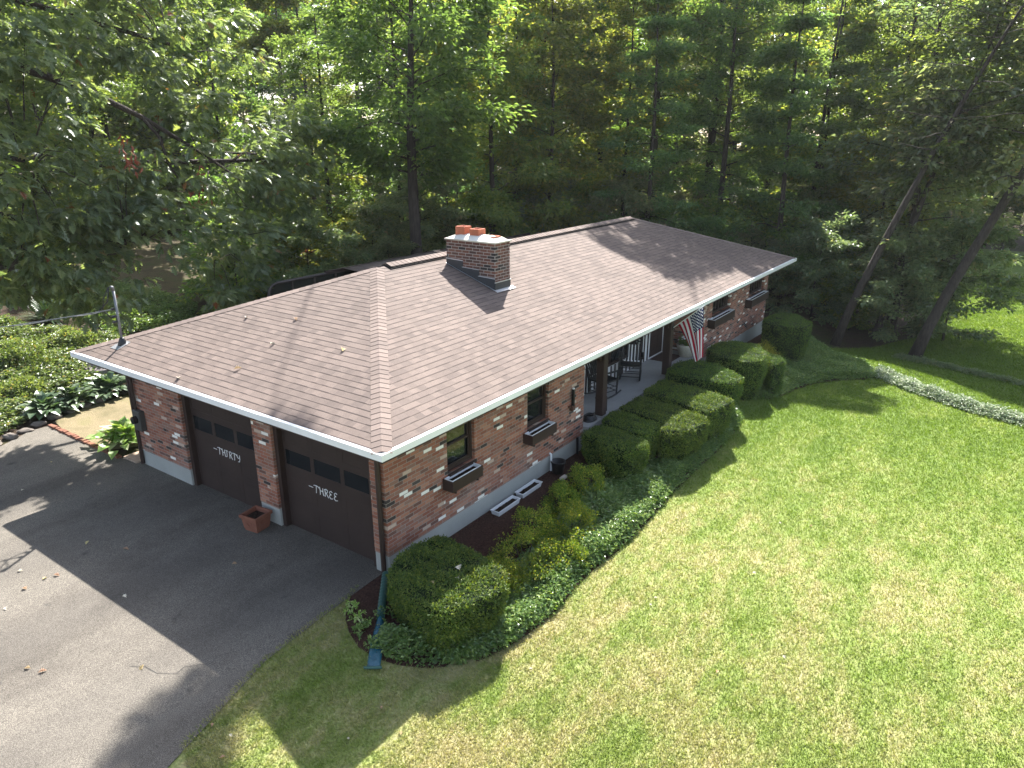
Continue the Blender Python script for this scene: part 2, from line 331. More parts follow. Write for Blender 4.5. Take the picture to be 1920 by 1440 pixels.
# ------------------------------------------------------------------ terrain
def ss(a, b, x):
    t = np.clip((x-a)/(b-a), 0, 1); return t*t*(3-2*t)
def terr(x, y):
    x = np.asarray(x, float); y = np.asarray(y, float)
    z = -0.27*ss(.15, -2.2, y)*ss(-6.0, -3.0, x)
    z = z - 0.08*ss(-.5, -2.5, y)*ss(-9, -3, x)
    f = ss(2.5, -3.0, y)
    z = z - f*(.25*ss(11, 19, x) + .45*ss(18, 25, x) + .45*ss(25, 40, x))
    z = z - (1-f)*.5*ss(21, 28, x)*ss(12, 2, y)
    bank = np.clip(y-11.6, 0, None); z = z + (1.9*ss(0, 13, bank) + .045*np.clip(y-22, 0, 60))*ss(30, 8, x*.55+4)
    z = z + .05*np.sin(x*.9+1)*np.sin(y*.8)*ss(11, 15, y)
    z = z + 6.0*ss(60, 190, np.hypot(x-10, y))*ss(-30, 10, y)
    return z
def tz(x, y): return float(terr(x, y))

def axis_coords(lo, hi, step, far):
    a = list(np.arange(lo, hi+1e-6, step)); s = step; x = hi
    while x < far: s *= 1.35; x += s; a.append(x)
    s = step; x = lo
    while x > -far: s *= 1.35; x -= s; a.insert(0, x)
    return np.array(a)
gx, gy = axis_coords(-12, 34, .5, 125), axis_coords(-16, 34, .5, 125)
X, Y = np.meshgrid(gx, gy, indexing='ij'); Z = terr(X, Y)
# under the paved and turfed sheets the base lies a little lower
ver = np.stack([X, Y, Z], -1).reshape(-1, 3); nx, ny = len(gx), len(gy)
I = (np.arange(nx-1)[:, None]*ny+np.arange(ny-1)[None, :]).ravel()
lo = np.stack([I, I+ny, I+ny+1, I+1], 1)
o = link_mesh('ground', np_mesh('ground', ver, lo.ravel(), np.full(len(lo), 4), True), M['litter']); tag(o, 'leaf covered woodland floor', None, None, 'structure')

def in_poly(px, py, poly):
    px = np.asarray(px); py = np.asarray(py); r = np.zeros(px.shape, bool); n = len(poly); j = n-1
    for i in range(n):
        xi, yi = poly[i]; xj, yj = poly[j]
        c = ((yi > py) != (yj > py)) & (px < (xj-xi)*(py-yi)/(yj-yi+1e-12)+xi); r ^= c; j = i
    return r
def smooth_poly(poly, it=2):
    for _ in range(it):
        q = []
        for i in range(len(poly)):
            a, b = np.array(poly[i]), np.array(poly[(i+1) % len(poly)]); q += [tuple(.75*a+.25*b), tuple(.25*a+.75*b)]
        poly = q
    return poly
def patch(name, poly, off, mat, step=.5, zf=None):
    zf = zf or terr; P = np.array(poly); dense = []
    for i in range(len(P)):
        a, b = P[i], P[(i+1) % len(P)]; k = max(1, int(np.hypot(*(b-a))/step))
        dense += [tuple(a+(b-a)*t/k) for t in range(k)]
    x0, y0 = P.min(0); x1, y1 = P.max(0); qx, qy = np.meshgrid(np.arange(x0, x1, step), np.arange(y0, y1, step)); qx = qx.ravel(); qy = qy.ravel()
    k = in_poly(qx, qy, poly); ins = list(zip(qx[k], qy[k])); n = len(dense)
    vs = [Vector(p) for p in dense+ins]; r = delaunay_2d_cdt(vs, [], [list(range(n))], 1, 1e-4)
    v = np.array([(p.x, p.y) for p in r[0]]); z = zf(v[:, 0], v[:, 1])+off
    f = [t for t in r[2]]; loops = [i for t in f for i in t]
    me = np_mesh(name, np.c_[v, z], loops, [len(t) for t in f], True); o = link_mesh(name, me, mat)
    return o
BED = smooth_poly([(-.35, .25), (-.9, .1), (-1.35, -.35), (-1.55, -.95), (-1.25, -1.6), (-.63, -2.2), (0, -2.45), (1.1, -2.6), (2.2, -2.45), (3.9, -2.58), (6.85, -2.42), (9.5, -2.45), (11.4, -2.3), (12.2, -1.85),
       (12.75, -1.55), (13.1, -1.75), (13.9, -2.45), (15.8, -2.72), (17.1, -3.3), (18.3, -4.5), (19.3, -4.3), (20.3, -3.4), (21.2, -2.5), (22.4, -1.6), (22.2, .6), (20.6, .6), (20.2, .3), (1, .3)], 1)
LAWN = [(-14, -3.6), (-9, -2.05), (-4.45, -.54), (-2.58, .04), (-1.23, .17), (-.45, .25), (-.9, -.9), (0, -1.6), (12, -1), (20, -.6), (22.2, -2.0), (24, -3.4), (27, -4.6), (33, -4.4), (45, -3.5), (62, -4), (62, -30), (-14, -30)]
DRIVE = [(-20, -5.6), (-14, -3.75), (-9, -2.2), (-4.45, -.62), (-2.58, -.03), (-1.23, .1), (-.4, .15), (.6, .2), (.6, 8.0), (-.1, 8.0), (-.17, 9.5), (-.17, 10.6), (-.1, 12.0), (-.6, 12.05), (-1.45, 11.6), (-3, 11.2), (-9, 11.5), (-20, 12.5)]
tag(patch('mulch_bed', BED, .02, M['mulch'], .35), 'brown bark mulch of the front planting bed', None, None, 'structure')
tag(patch('lawn', LAWN, .012, M['turf'], .6), 'front lawn', None, None, 'structure')
tag(patch('driveway', DRIVE, .028, M['asphalt'], .6), 'grey asphalt driveway', None, None, 'structure')
STRAW = [(-.15, 8.35), (-.15, 12.1), (.6, 12.5), (1.6, 12.6), (3.5, 12.6), (4.6, 12.2), (4.6, 8.6)]
tag(patch('dry_grass_path', smooth_poly(STRAW, 1), .03, M['straw'], .4), 'strip of sun bleached grass beside the garage', None, None, 'structure')
GARDEN = smooth_poly([(6, 17), (10, 19), (15, 20), (19, 20), (24, 24), (20, 31), (14, 30), (8, 28), (4, 24)], 2)
tag(patch('garden_path', GARDEN, .03, M['garden'], .6), 'dry tan garden ground behind the house', None, None, 'structure')
# crack across the asphalt
cp = [(-2.62, .45), (-2.9, .62), (-3.05, .55), (-3.3, .8), (-3.45, .76), (-3.6, 1.0), (-3.62, 1.25), (-3.75, 1.45)]
cb = MB()
for i in range(len(cp)-1):
    a, b = Vector((*cp[i], .033)), Vector((*cp[i+1], .033)); q = Vector((-(b-a).y, (b-a).x, 0)).normalized()*.003
    cb.add([a+q, a-q, b-q, b+q], [(0, 1, 2, 3)])
tag(cb.build('asphalt_crack', M['black']), 'thin crack in the driveway', None, None, 'structure')

# ------------------------------------------------------------------ the house
L_, W_ = 20.38, 7.82; OX0, OX1, OY0, OY1 = -.673, 21.05, -.687, 8.502; HE, SL = 2.75, .3494
HB = .40                                             # foot of the brickwork
house = tag(empty('brick_house', (0, 0, 0)), 'long low red brick ranch house with brown hip roof', 'house')
def wall(mb, axis, a0, a1, b0, b1, z0, z1, ops):      # axis x: runs along x, thickness b0..b1 in y
    xs = sorted({a0, a1, *[o[0] for o in ops], *[o[1] for o in ops]})
    for u, v in zip(xs[:-1], xs[1:]):
        zs = [(z0, z1)]
        for o in ops:
            if o[0] <= u+1e-6 and o[1] >= v-1e-6:
                zs = [(max(z0, a), min(z1, b)) for a, b in ((z0, o[2]), (o[3], z1)) if b-a > .01]
        for p, q in zs:
            if q-p < .005: continue
            if axis == 'x': mb.box(u, v, b0, b1, p, q)
            else: mb.box(b0, b1, u, v, p, q)
ZT = 2.60
WIN = [(1.57, 2.37, 1.33, 2.36), (4.14, 4.95, 1.33, 2.36)]
WIN2 = [(14.6, 16.2, 1.70, 2.36), (18.22, 19.85, 1.70, 2.36)]
GAR = [(.34, 2.90, -1, 2.24), (3.46, 5.87, -1, 2.24)]
b = MB(); wall(b, 'x', 0, 6.5, 0, .2, HB, ZT, WIN); wall(b, 'y', .2, W_, 0, .2, HB, ZT, GAR)
wall(b, 'x', 13.85, L_, 0, .2, HB, ZT, WIN2); b.box(13.85, 14.05, .2, 1.1, HB, ZT); b.box(6.3, 6.5, .2, 1.1, HB, ZT)
b.box(L_-.2, L_, .2, W_, HB, ZT); b.box(.2, L_-.2, W_-.2, W_, HB, ZT)
b.build('wall', M['brick'], house)
b = MB(); wall(b, 'x', .015, 6.485, .015, .2, -.7, HB, []); wall(b, 'y', .2, W_-.015, .015, .2, -.7, HB, [(.34, 2.9, -1, 1), (3.46, 5.87, -1, 1)])
wall(b, 'x', 13.865, L_-.015, .015, .2, -.9, HB, []); b.box(L_-.2, L_-.015, .2, W_, -.9, HB); b.box(.2, L_-.2, W_-.2, W_-.015, -.7, HB)
for x in (2.96, 4.55): b.box(x-.012, x+.012, .012, .03, -.2, HB-.01)
b.build('foundation', M['concrete'], house)

# roof: overlapping courses of shingles on four planes
def roof_mesh():
    V = []; Fs = []; UV = []; hw = (OY1-OY0)/2; step = .14/math.sqrt(1+SL*SL); rows = int(hw/step)+1
    corners = [((OX0, OY0), (1, 0), (0, 1), OX1-OX0), ((OX1, OY0), (0, 1), (-1, 0), OY1-OY0), ((OX1, OY1), (-1, 0), (0, -1), OX1-OX0), ((OX0, OY1), (0, -1), (1, 0), OY1-OY0)]
    for (cx, cy), (ex, ey), (ix, iy), E in corners:
        for k in range(rows):
            p0 = k*step; p1 = min((k+1)*step+.015, hw); p0 = min(p0, hw)
            if p1-p0 < .01: continue
            z0, z1 = HE+SL*p0+.006, HE+SL*p1+.001
            a, b_, c, d = p0, E-p0, E-p1, p1
            if b_ <= a: continue
            c = max(c, d)
            def P(u, p, z): return (cx+ex*u+ix*p, cy+ey*u+iy*p, z)
            n = len(V); V += [P(a, p0, z0), P(b_, p0, z0), P(c, p1, z1), P(d, p1, z1), P(a, p0, z0-.016), P(b_, p0, z0-.0065)]
            v0, v1 = k*.14+.002, k*.14+.138
            Fs += [(n, n+1, n+2, n+3), (n+4, n+5, n+1, n)]; UV += [(a, v0), (b_, v0), (c, v1), (d, v1), (a, v0), (b_, v0), (b_, v0+.004), (a, v0+.004)]
    n = len(V); V += [(OX0+.06, OY0+.06, HE-.003), (OX1-.06, OY0+.06, HE-.003), (OX1-.06, OY1-.06, HE-.003), (OX0+.06, OY1-.06, HE-.003)]; Fs.append((n+3, n+2, n+1, n)); UV += [(0, 0)]*4
    return np_mesh('roof', V, [i for f in Fs for i in f], [len(f) for f in Fs], False, None, UV)
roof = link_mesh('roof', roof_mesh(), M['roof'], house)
hw = (OY1-OY0)/2; ZR = HE+SL*hw; R1 = (OX0+hw, OY0+hw, ZR); R2 = (OX1-hw, OY0+hw, ZR)
def caps(name, A, B, w, lift, parent, mat, n1, n2, seg=.145):   # folded cap shingles along an edge; n1, n2: unit vectors down each slope
    A, B = Vector(A), Vector(B); d = (B-A); Ln = d.length; d.normalize(); V = []; Fs = []; UV = []; k = 0; s = 0
    while s < Ln:
        e = min(s+seg+.02, Ln); a = A+d*s; b_ = A+d*e; up = Vector((0, 0, lift)); lo_ = Vector((0, 0, lift-.008))
        n = len(V)
        V += [a+up+n1*w, a+up+Vector((0, 0, .008)), a+up+n2*w, b_+lo_+n1*w, b_+lo_+Vector((0, 0, .008)), b_+lo_+n2*w, a+up*.7+n1*w, a+up*.6, a+up*.7+n2*w, b_+n1*w-up*.3, b_+n2*w-up*.3]
        f = [(n, n+3, n+4, n+1), (n+1, n+4, n+5, n+2), (n, n+1, n+7, n+6), (n+1, n+2, n+8, n+7), (n+6, n+9, n+3, n), (n+2, n+5, n+10, n+8)]; Fs += f
        uu = k*.331; UV += [(uu, k*.14+.09)]*24; UV[-24:] = [(uu+.05*(i % 2), k*.14+.03+.09*((i//2) % 2)) for i in range(24)]
        s += seg; k += 1
    me = np_mesh(name, [tuple(v) for v in V], [i for f in Fs for i in f], [len(f) for f in Fs], False, None, UV); return link_mesh(name, me, mat, parent)
c1 = math.cos(math.atan(SL)); s1 = math.sin(math.atan(SL))
sl_s = Vector((0, -c1, -s1)); sl_w = Vector((-c1, 0, -s1)); sl_n = Vector((0, c1, -s1)); sl_e = Vector((c1, 0, -s1))
def hipv(a, dirh):                                    # along-slope direction perpendicular to the hip
    v = a - dirh*(a.dot(dirh)); return v.normalized()
for A, n1, n2 in (((OX0, OY0, HE), sl_s, sl_w), ((OX0, OY1, HE), sl_w, sl_n), ((OX1, OY0, HE), sl_e, sl_s), ((OX1, OY1, HE), sl_n, sl_e)):
    R = R1 if A[0] < 5 else R2; dh = (Vector(R)-Vector(A)).normalized()
    # vectors lying in each slope and perpendicular to the hip line
    def inpl(n):                                       # slope's own normal
        down_ = n; hor = Vector((-n.y, n.x, 0)).normalized(); nm = hor.cross(down_); v = nm.cross(dh); v.normalize()
        return v if v.dot(Vector((n.x, n.y, 0))) > 0 else -v
    caps('hip_cap', A, R, .16, .018, roof, M['cap'], inpl(n1), inpl(n2))
caps('ridge_vent', (R1[0]+.28, R1[1], ZR+.035), (R2[0]-.1, R2[1], ZR+.035), .17, .03, roof, M['cap'], sl_s, sl_n)
b = MB(); b.add([(R1[0]+.24, R1[1]+y, ZR+z) for y, z in ((-.19, -.07), (0, .0), (.19, -.07), (.19, -.037), (0, .028), (-.19, -.037))] + [(R2[0]-.08, R2[1]+y, ZR+z) for y, z in ((-.19, -.07), (0, .0), (.19, -.07), (.19, -.037), (0, .028), (-.19, -.037))],
      [(0, 1, 4, 5), (1, 2, 3, 4), (6, 11, 10, 7), (7, 10, 9, 8), (0, 5, 11, 6), (5, 4, 10, 11), (4, 3, 9, 10), (3, 2, 8, 9)])
b.build('vent_baffle', plain('vent_plastic', (.03, .027, .025), .95, .05), roof)

# gutter, fascia, soffit
b = MB(); t = -.0
e = .075; q = .05
for x0, x1, y0, y1 in ((OX0-e, OX1+e, OY0-e, OY0+q), (OX0-e, OX1+e, OY1-q, OY1+e), (OX0-e, OX0+q, OY0+q, OY1-q), (OX1-q, OX1+e, OY0+q, OY1-q)):
    b.box(x0, x1, y0, y1, HE-.11, HE-.001 if x1-x0 > 1 else HE-.001)
b.build('gutter', M['gutter'], house)
b = MB()
for x0, x1, y0, y1 in ((OX0+.01, OX1-.01, OY0+.01, OY0+.05), (OX0+.01, OX1-.01, OY1-.05, OY1-.01), (OX0+.01, OX0+.05, OY0+.05, OY1-.05), (OX1-.05, OX1-.01, OY0+.05, OY1-.05)):
    b.box(x0, x1, y0, y1, HE-.19, HE-.112)
b.build('fascia', M['brown'], house)
b = MB(); b.box(OX0+.055, OX1-.055, OY0+.055, OY1-.055, ZT-.02+.005, ZT+.02); b.build('soffit', M['brown'], house)

# chimney
CX0, CX1, CY0, CY1, CT = 5.86, 6.44, 2.08, 3.52, 4.80
b = MB(); b.box(CX0, CX1, CY0, CY1, 3.3, CT); ch = b.build('chimney', M['chimney_brick'], house)
b = MB(); n = 0
V = []; 
for i in range(9):
    for j in range(7):
        u, v = i/8, j/6; e = min(u, 1-u)*1.6; f = min(v, 1-v)*.7; h = .035+.11*min(1, min(e*2.2, f*3.2))**.6
        V.append((CX0-.035+(CX1-CX0+.07)*v, CY0-.035+(CY1-CY0+.07)*u, CT+(0.03 if min(u, 1-u, v, 1-v) < 1e-6 else h)))
b.add(V, [(i*7+j, i*7+j+1, i*7+j+8, i*7+j+7) for i in range(8) for j in range(6)])
rim = [(CX0-.035, CY0-.035), (CX1+.035, CY0-.035), (CX1+.035, CY1+.035), (CX0-.035, CY1+.035)]
b.add([(x, y, CT-.004) for x, y in rim]+[(x, y, CT+.03) for x, y in rim], [(3, 2, 1, 0), (0, 1, 5, 4), (1, 2, 6, 5), (2, 3, 7, 6), (3, 0, 4, 7)])
b.build('cap', M['mortarcap'], ch, True)
for y, h in ((3.22, .20), (2.80, .165), (2.36, .03)):
    b = MB(); cx = 6.15; r, q = .135, .10; z0, z1 = CT+.06, CT+.10+h
    o4 = [(cx-r, y-r), (cx+r, y-r), (cx+r, y+r), (cx-r, y+r)]; i4 = [(cx-q, y-q), (cx+q, y-q), (cx+q, y+q), (cx-q, y+q)]
    b.add([(*p_, z0) for p_ in o4]+[(*p_, z1) for p_ in o4]+[(*p_, z1) for p_ in i4]+[(*p_, z0+.02) for p_ in i4],
          [(k, (k+1) % 4, (k+1) % 4+4, k+4) for k in range(4)]+[(k+4, (k+1) % 4+4, (k+1) % 4+8, k+8) for k in range(4)]+[(k+8, (k+1) % 4+8, (k+1) % 4+12, k+12) for k in range(4)]+[(12, 13, 14, 15)])
    fo = b.build('flue', M['flue'], ch)
    b = MB(); b.box(cx-q+.004, cx+q-.004, y-q+.004, y+q-.004, z0+.005, z0+.026); b.build('flue_mouth', M['black'], fo) if False else None
def roofz(y): return HE+SL*(y-OY0)
b = MB(); nst = 3
for k in range(nst):
    y0 = CY0+(CY1-CY0)*k/nst; y1 = CY0+(CY1-CY0)*(k+1)/nst; zt = roofz(y1)+.13; yo = .02 if k else 0
    for xx0, xx1 in ((CX0-.014-.003*k, CX0+.01), (CX1-.01, CX1+.014+.003*k)):
        b.add([(xx0, y0-yo, roofz(y0)-.05), (xx0, y1, roofz(y1)-.05), (xx0, y1, zt), (xx0, y0-yo, zt-.02), (xx1, y0-yo, roofz(y0)-.05), (xx1, y1, roofz(y1)-.05), (xx1, y1, zt), (xx1, y0-yo, zt-.02)],
              [(0, 3, 2, 1), (4, 5, 6, 7), (3, 7, 6, 2), (0, 4, 7, 3), (1, 2, 6, 5)])
b.box(CX0-.014, CX1+.014, CY0-.016, CY0+.01, roofz(CY0)-.08, roofz(CY0)+.19)
b.build('step_flashing', M['darkmetal'], ch)
b = MB()
for k in range(nst):
    y0 = CY0+(CY1-CY0)*k/nst; y1 = CY0+(CY1-CY0)*(k+1)/nst; zt = roofz(y1)+.13; yo = .02 if k else 0
    b.add([(CX0-.026, y0-yo, zt-.021), (CX0-.026, y1, zt-.001), (CX0-.026, y1, zt+.012), (CX0-.026, y0-yo, zt-.008), (CX0+.005, y0-yo, zt-.021), (CX0+.005, y1, zt-.001), (CX0+.005, y1, zt+.012), (CX0+.005, y0-yo, zt-.008)],
          [(0, 3, 2, 1), (3, 7, 6, 2), (0, 1, 5, 4), (0, 4, 7, 3), (1, 2, 6, 5)])
b.box(CX0-.026, CX1+.026, CY0-.026, CY0, roofz(CY0)+.185, roofz(CY0)+.20)
a0 = roofz(CY0-.10)+.022
b.add([(CX0-.06, CY0-.11, a0), (CX1+.10, CY0-.11, a0), (CX1+.10, CY0, roofz(CY0)+.03), (CX0-.06, CY0, roofz(CY0)+.03)], [(0, 1, 2, 3)])
b.add([(CX0-.055, CY0, roofz(CY0)+.024), (CX0, CY0, roofz(CY0)+.024), (CX0, CY1, roofz(CY1)+.024), (CX0-.04, CY1, roofz(CY1)+.024)], [(0, 1, 2, 3)])
b.build('metal_trim', M['alu'], ch)

# windows
def window(x0, x1, z0, z1, y=0.0, double=True):
    fr = MB(); w = .055; yi = y+.07; ye = y+.14
    fr.box(x0, x0+w, yi, ye, z0, z1); fr.box(x1-w, x1, yi, ye, z0, z1); fr.box(x0+w, x1-w, yi, ye, z1-w, z1); fr.box(x0+w, x1-w, yi, ye, z0, z0+w)
    f = fr.build('window', M['brown'], house)
    zm = z0+(z1-z0)*.47; s = MB()
    if double:
        for (za, zb_, yo) in ((z0+w, zm+.02, .085), (zm-.02, z1-w, .105)):
            q = .038
            s.box(x0+w, x0+w+q, y+yo, y+yo+.02, za, zb_); s.box(x1-w-q, x1-w, y+yo, y+yo+.02, za, zb_); s.box(x0+w+q, x1-w-q, y+yo, y+yo+.02, za, za+q); s.box(x0+w+q, x1-w-q, y+yo, y+yo+.02, zb_-q, zb_)
    else:
        for xx in (x0+w, (x0+x1)/2-.03, x1-w-.06): s.box(xx, xx+.06, y+.09, y+.12, z0+w, z1-w)
        for k in range(1, 6): xx = x0+(x1-x0)*k/6; s.box(xx-.012, xx+.012, y+.093, y+.117, z0+w, z1-w)
    s.build('sash', M['brown'], f)
    p = MB(); p.box(x0+w, x1-w, y+.125, y+.135, z0+w, z1-w); p.build('glass', M['glass'], f)
    sb = MB(); sb.add([(x0-.0, y-.045, z0-.06), (x1+.0, y-.045, z0-.06), (x1, y-.045, z0-.018), (x0, y-.045, z0-.018), (x0, y+.12, z0-.06), (x1, y+.12, z0-.06), (x1, y+.12, z0+.012), (x0, y+.12, z0+.012)],
                      [(0, 1, 2, 3), (3, 2, 6, 7), (0, 3, 7, 4), (1, 5, 6, 2), (0, 4, 5, 1), (4, 7, 6, 5)])
    sb.build('sill', M['brown'], f); return f
for x0, x1, z0, z1 in WIN: window(x0, x1, z0, z1)
for x0, x1, z0, z1 in WIN2: window(x0, x1, z0, z1, 0, False)
def window_box(x0, x1, z0, z1, part=True):
    b = MB(); d0, d1 = -.245, -.005; t = .018
    b.box(x0, x1, d0, d0+t, z0, z1); b.box(x0, x1, d1-t, d1, z0, z1); b.box(x0, x0+t, d0+t, d1-t, z0, z1); b.box(x1-t, x1, d0+t, d1-t, z0, z1); b.box(x0+t, x1-t, d0+t, d1-t, z0, z0+t)
    for xx in (x0+.1, x1-.13): b.box(xx, xx+.03, d0+.02, d1, z0-.06, z0)
    o = b.build('window_box', M['brown'], house)
    b = MB(); q = t+.006; b.box(x0+q, x1-q, d0+q, d0+q+.012, z0+.03, z1+.012); b.box(x0+q, x1-q, d1-q-.012, d1-q, z0+.03, z1+.012); b.box(x0+q, x0+q+.012, d0+q+.012, d1-q-.012, z0+.03, z1+.012); b.box(x1-q-.012, x1-q, d0+q+.012, d1-q-.012, z0+.03, z1+.012)
    b.build('liner', M['plastic'], o)
    soil_strip(x0+q+.012, x1-q-.012, d0+q+.012, d1-q-.012, z1-.055, o)
def soil_strip(x0, x1, y0, y1, z, parent, sc=.03):
    nx_, ny_ = max(4, int((x1-x0)/.035)), 6; V = []; rr = random.Random(int(x0*1000))
    for i in range(nx_+1):
        for j in range(ny_+1):
            e = 0 if j in (0, ny_) or i in (0, nx_) else 1; V.append((x0+(x1-x0)*i/nx_, y0+(y1-y0)*j/ny_, z+e*rr.uniform(0, sc)))
    b = MB(); b.add(V, [(i*(ny_+1)+j, (i+1)*(ny_+1)+j, (i+1)*(ny_+1)+j+1, i*(ny_+1)+j+1) for i in range(nx_) for j in range(ny_)]); return b.build('soil', M['soil'], parent)
for a in ((1.42, 2.30, 1.07, 1.28), (3.98, 4.92, 1.07, 1.28), (14.25, 16.12, 1.40, 1.64), (17.85, 19.82, 1.38, 1.64)): window_box(*a)

# garage doors
def stroke(mb, pts, o, s, r=.011):     # lettering on the plane x=o[0]; local u runs to -y, v up
    mb.tube([(o[0], o[1]-u*s, o[2]+v*s) for u, v in pts], r, 6)
GLY = {'T': [[(-.1, .95), (.3, 1.02), (.75, .93), (.8, .8)], [(.33, 1.0), (.33, .45), (.27, .0)]],
       'H': [[(.05, 1.02), (.12, .5), (.08, 0)], [(.1, .5), (.4, .56), (.62, .52)], [(.62, 1.0), (.6, .45), (.68, .02), (.78, .06)]],
       'I': [[(-.05, .98), (.2, 1.0), (.42, .95)], [(.22, 1.0), (.2, .5), (.14, .08), (-.04, .03)]],
       'R': [[(.1, .98), (.13, .5), (.07, 0)], [(.0, .92), (.3, 1.04), (.58, .9), (.5, .62), (.15, .5)], [(.28, .52), (.5, .2), (.68, -.04)]],
       'Y': [[(.0, 1.0), (.08, .62), (.28, .5), (.5, .6), (.58, 1.0)], [(.58, 1.0), (.56, .4), (.42, .02), (.16, .0)]],
       'E': [[(.55, .9), (.3, 1.03), (.08, .88), (.12, .62), (.34, .54)], [(.34, .54), (.08, .46), (.0, .2), (.2, -.02), (.58, .08)]]}
for (y0, y1, _, z1), word, n0 in zip(GAR, ('THREE', 'THIRTY'), (0, 0)):
    b = MB(); xi = .17; w = .10
    b.box(.06, xi+.02, y0, y0+w, 0, z1); b.box(.06, xi+.02, y1-w, y1, 0, z1); b.box(.06, xi+.02, y0+w, y1-w, z1-.06, z1)
    b.build('garage_frame', M['brown'], house)
    a0, a1 = y0+w, y1-w; rows = [0.02, .60, 1.20, 1.72, z1-.06]; cw = (a1-a0)/3
    d = MB(); d.box(xi+.008, xi+.06, a0, a1, .02, z1-.06)
    wz0, wz1 = 1.33, 1.63
    for k, zz in enumerate(rows):
        d.box(xi+.003, xi+.008, a0, a1, max(.02, zz-.045), min(z1-.06, zz+.045))
    for k in range(4):
        yy = a0+cw*k; lo_ = max(a0, yy-.05); hi = min(a1, yy+.05)
        for r in range(4): d.box(xi+.003, xi+.008, lo_, hi, rows[r]+.045, rows[r+1]-.045)
    for k in range(3):
        for r in range(4):
            if r == 2: continue
            d.box(xi+.0045, xi+.008, a0+cw*k+.09, a0+cw*(k+1)-.09, rows[r]+.085, rows[r+1]-.085, bev=.008)
    door = d.build('garage_door', M['doorbrown'], house)
    for k in range(3):
        p = MB(); p.box(xi+.004, xi+.008, a0+cw*k+.05, a0+cw*(k+1)-.05, wz0-.085, wz0); p.box(xi+.004, xi+.008, a0+cw*k+.05, a0+cw*(k+1)-.05, wz1, wz1+.045)
        p.build('rail', M['doorbrown'], door)
        p = MB(); p.box(xi+.006, xi+.008, a0+cw*k+.05, a0+cw*(k+1)-.05, wz0, wz1); p.build('window_pane', M['pane'], door)
    t = MB(); yy = {'THREE': 2.02, 'THIRTY': 4.98}[word]; stroke(t, [(-.9, .35), (-.15, .33)], (xi-.004, yy, .99), .15, .006); yy -= .02
    for c_ in word:
        for st in GLY[c_]: stroke(t, st, (xi-.004, yy, .95), .15, .0068)
        yy -= .062+{'I': .042, 'T': .074, 'H': .072, 'R': .066, 'Y': .06, 'E': .062}[c_]
    t.build('lettering', M['white'], door)
b = MB(); b.box(-.004, .16, .34, 5.87, -.05, .012); b.build('garage_threshold', M['concrete'], house)

# porch
PF, PY = .60, 1.10
b = MB(); b.box(6.52, 13.84, -.12, PY+.1, -.5, PF); b.build('porch_floor', M['porch'], house)
b = MB(); b.box(6.5, 8.75, PY, PY+.12, PF, ZT); b.box(8.75, 10.95, PY, PY+.12, PF, 1.05); b.box(8.75, 10.95, PY, PY+.12, 2.3, ZT); b.box(10.95, 12.45, PY, PY+.12, PF, ZT); b.box(13.35, 13.85, PY, PY+.12, PF, ZT); b.box(12.45, 13.35, PY, PY+.12, 2.55, ZT); b.box(12.45, 13.35, PY, PY+.12, PF, PF+.05)
sd = b.build('siding', M['white'], house)
x = 6.62
while x < 13.8:
    if not (12.36 < x < 13.38):
        b = MB(); b.box(x, x+.055, PY-.022, PY-.001, PF+.01, ZT-.03) if not (8.65 < x < 11.0) else b.box(x, x+.055, PY-.022, PY-.001, PF+.01, 1.02)
        b.build('batten', M['brown'], sd)
    x += .235
b = MB(); b.box(12.45, 13.35, PY-.01, PY+.05, PF+.05, 2.55); 
for k in range(2):
    for r in range(3): b.box(12.55+k*.39, 12.86+k*.39, PY-.026, PY-.012, PF+.2+r*.6, PF+.68+r*.6, bev=.01)
fd = b.build('front_door', M['brown'], house)
b = MB(); b.tube([(12.53, PY-.03, 1.6), (12.53, PY-.075, 1.6)], .03, 10); b.build('handle', M['alu'], fd)
b = MB()
for x0, x1 in ((8.75, 8.83), (9.78, 9.86), (10.87, 10.95)): b.box(x0, x1, PY-.03, PY+.06, 1.05, 2.3)
b.box(8.83, 9.78, PY-.03, PY+.06, 1.05, 1.12); b.box(9.86, 10.87, PY-.03, PY+.06, 1.05, 1.12); b.box(8.83, 10.87, PY-.03, PY+.06, 2.22, 2.3) if False else None
pw = b.build('porch_window', M['brown'], house); b = MB(); b.box(8.83, 10.87, PY+.02, PY+.04, 1.12, 2.3); b.build('glass', M['glass'], pw)
for px_ in (7.35, 11.25):
    b = MB(); b.box(px_-.105, px_+.105, -.105, .105, PF+.04, ZT-.02, bev=.012); po = b.build('porch_post', M['brown'], house)
    b = MB(); b.box(px_-.13, px_+.13, -.11, .13, PF, PF+.04); b.build('post_base', M['porch'], po)
    for s_ in (-1, 1):
        b = MB(); b.tube([(px_+s_*.1, 0, 2.05), (px_+s_*.2, 0, 2.3), (px_+s_*.42, 0, 2.48)], .045, 6); b.build('brace', M['brown'], po)
b = MB(); b.box(6.5, 13.85, -.06, .06, 2.44, ZT-.0155); b.build('porch_beam', M['brown'], house)
b = MB(); b.box(5.84, 5.96, -.09, 0, 1.22, 1.33); b.box(5.78, 5.84, -.05, 0, 1.30, 1.34)
wb = b.build('wall_bracket', plain('rust_brown', (.09, .045, .03), .7, .3), house)
b = MB(); b.box(5.885, 5.945, -.08, -.03, 1.331, 1.72); b.build('black_tube', M['black'], wb)
b = MB(); b.lathe([(.0, 0), (.032, .005), (.025, .03), (0, .035)], (5.915, -.055, 1.72), 10); b.build('finial', M['white'], wb)
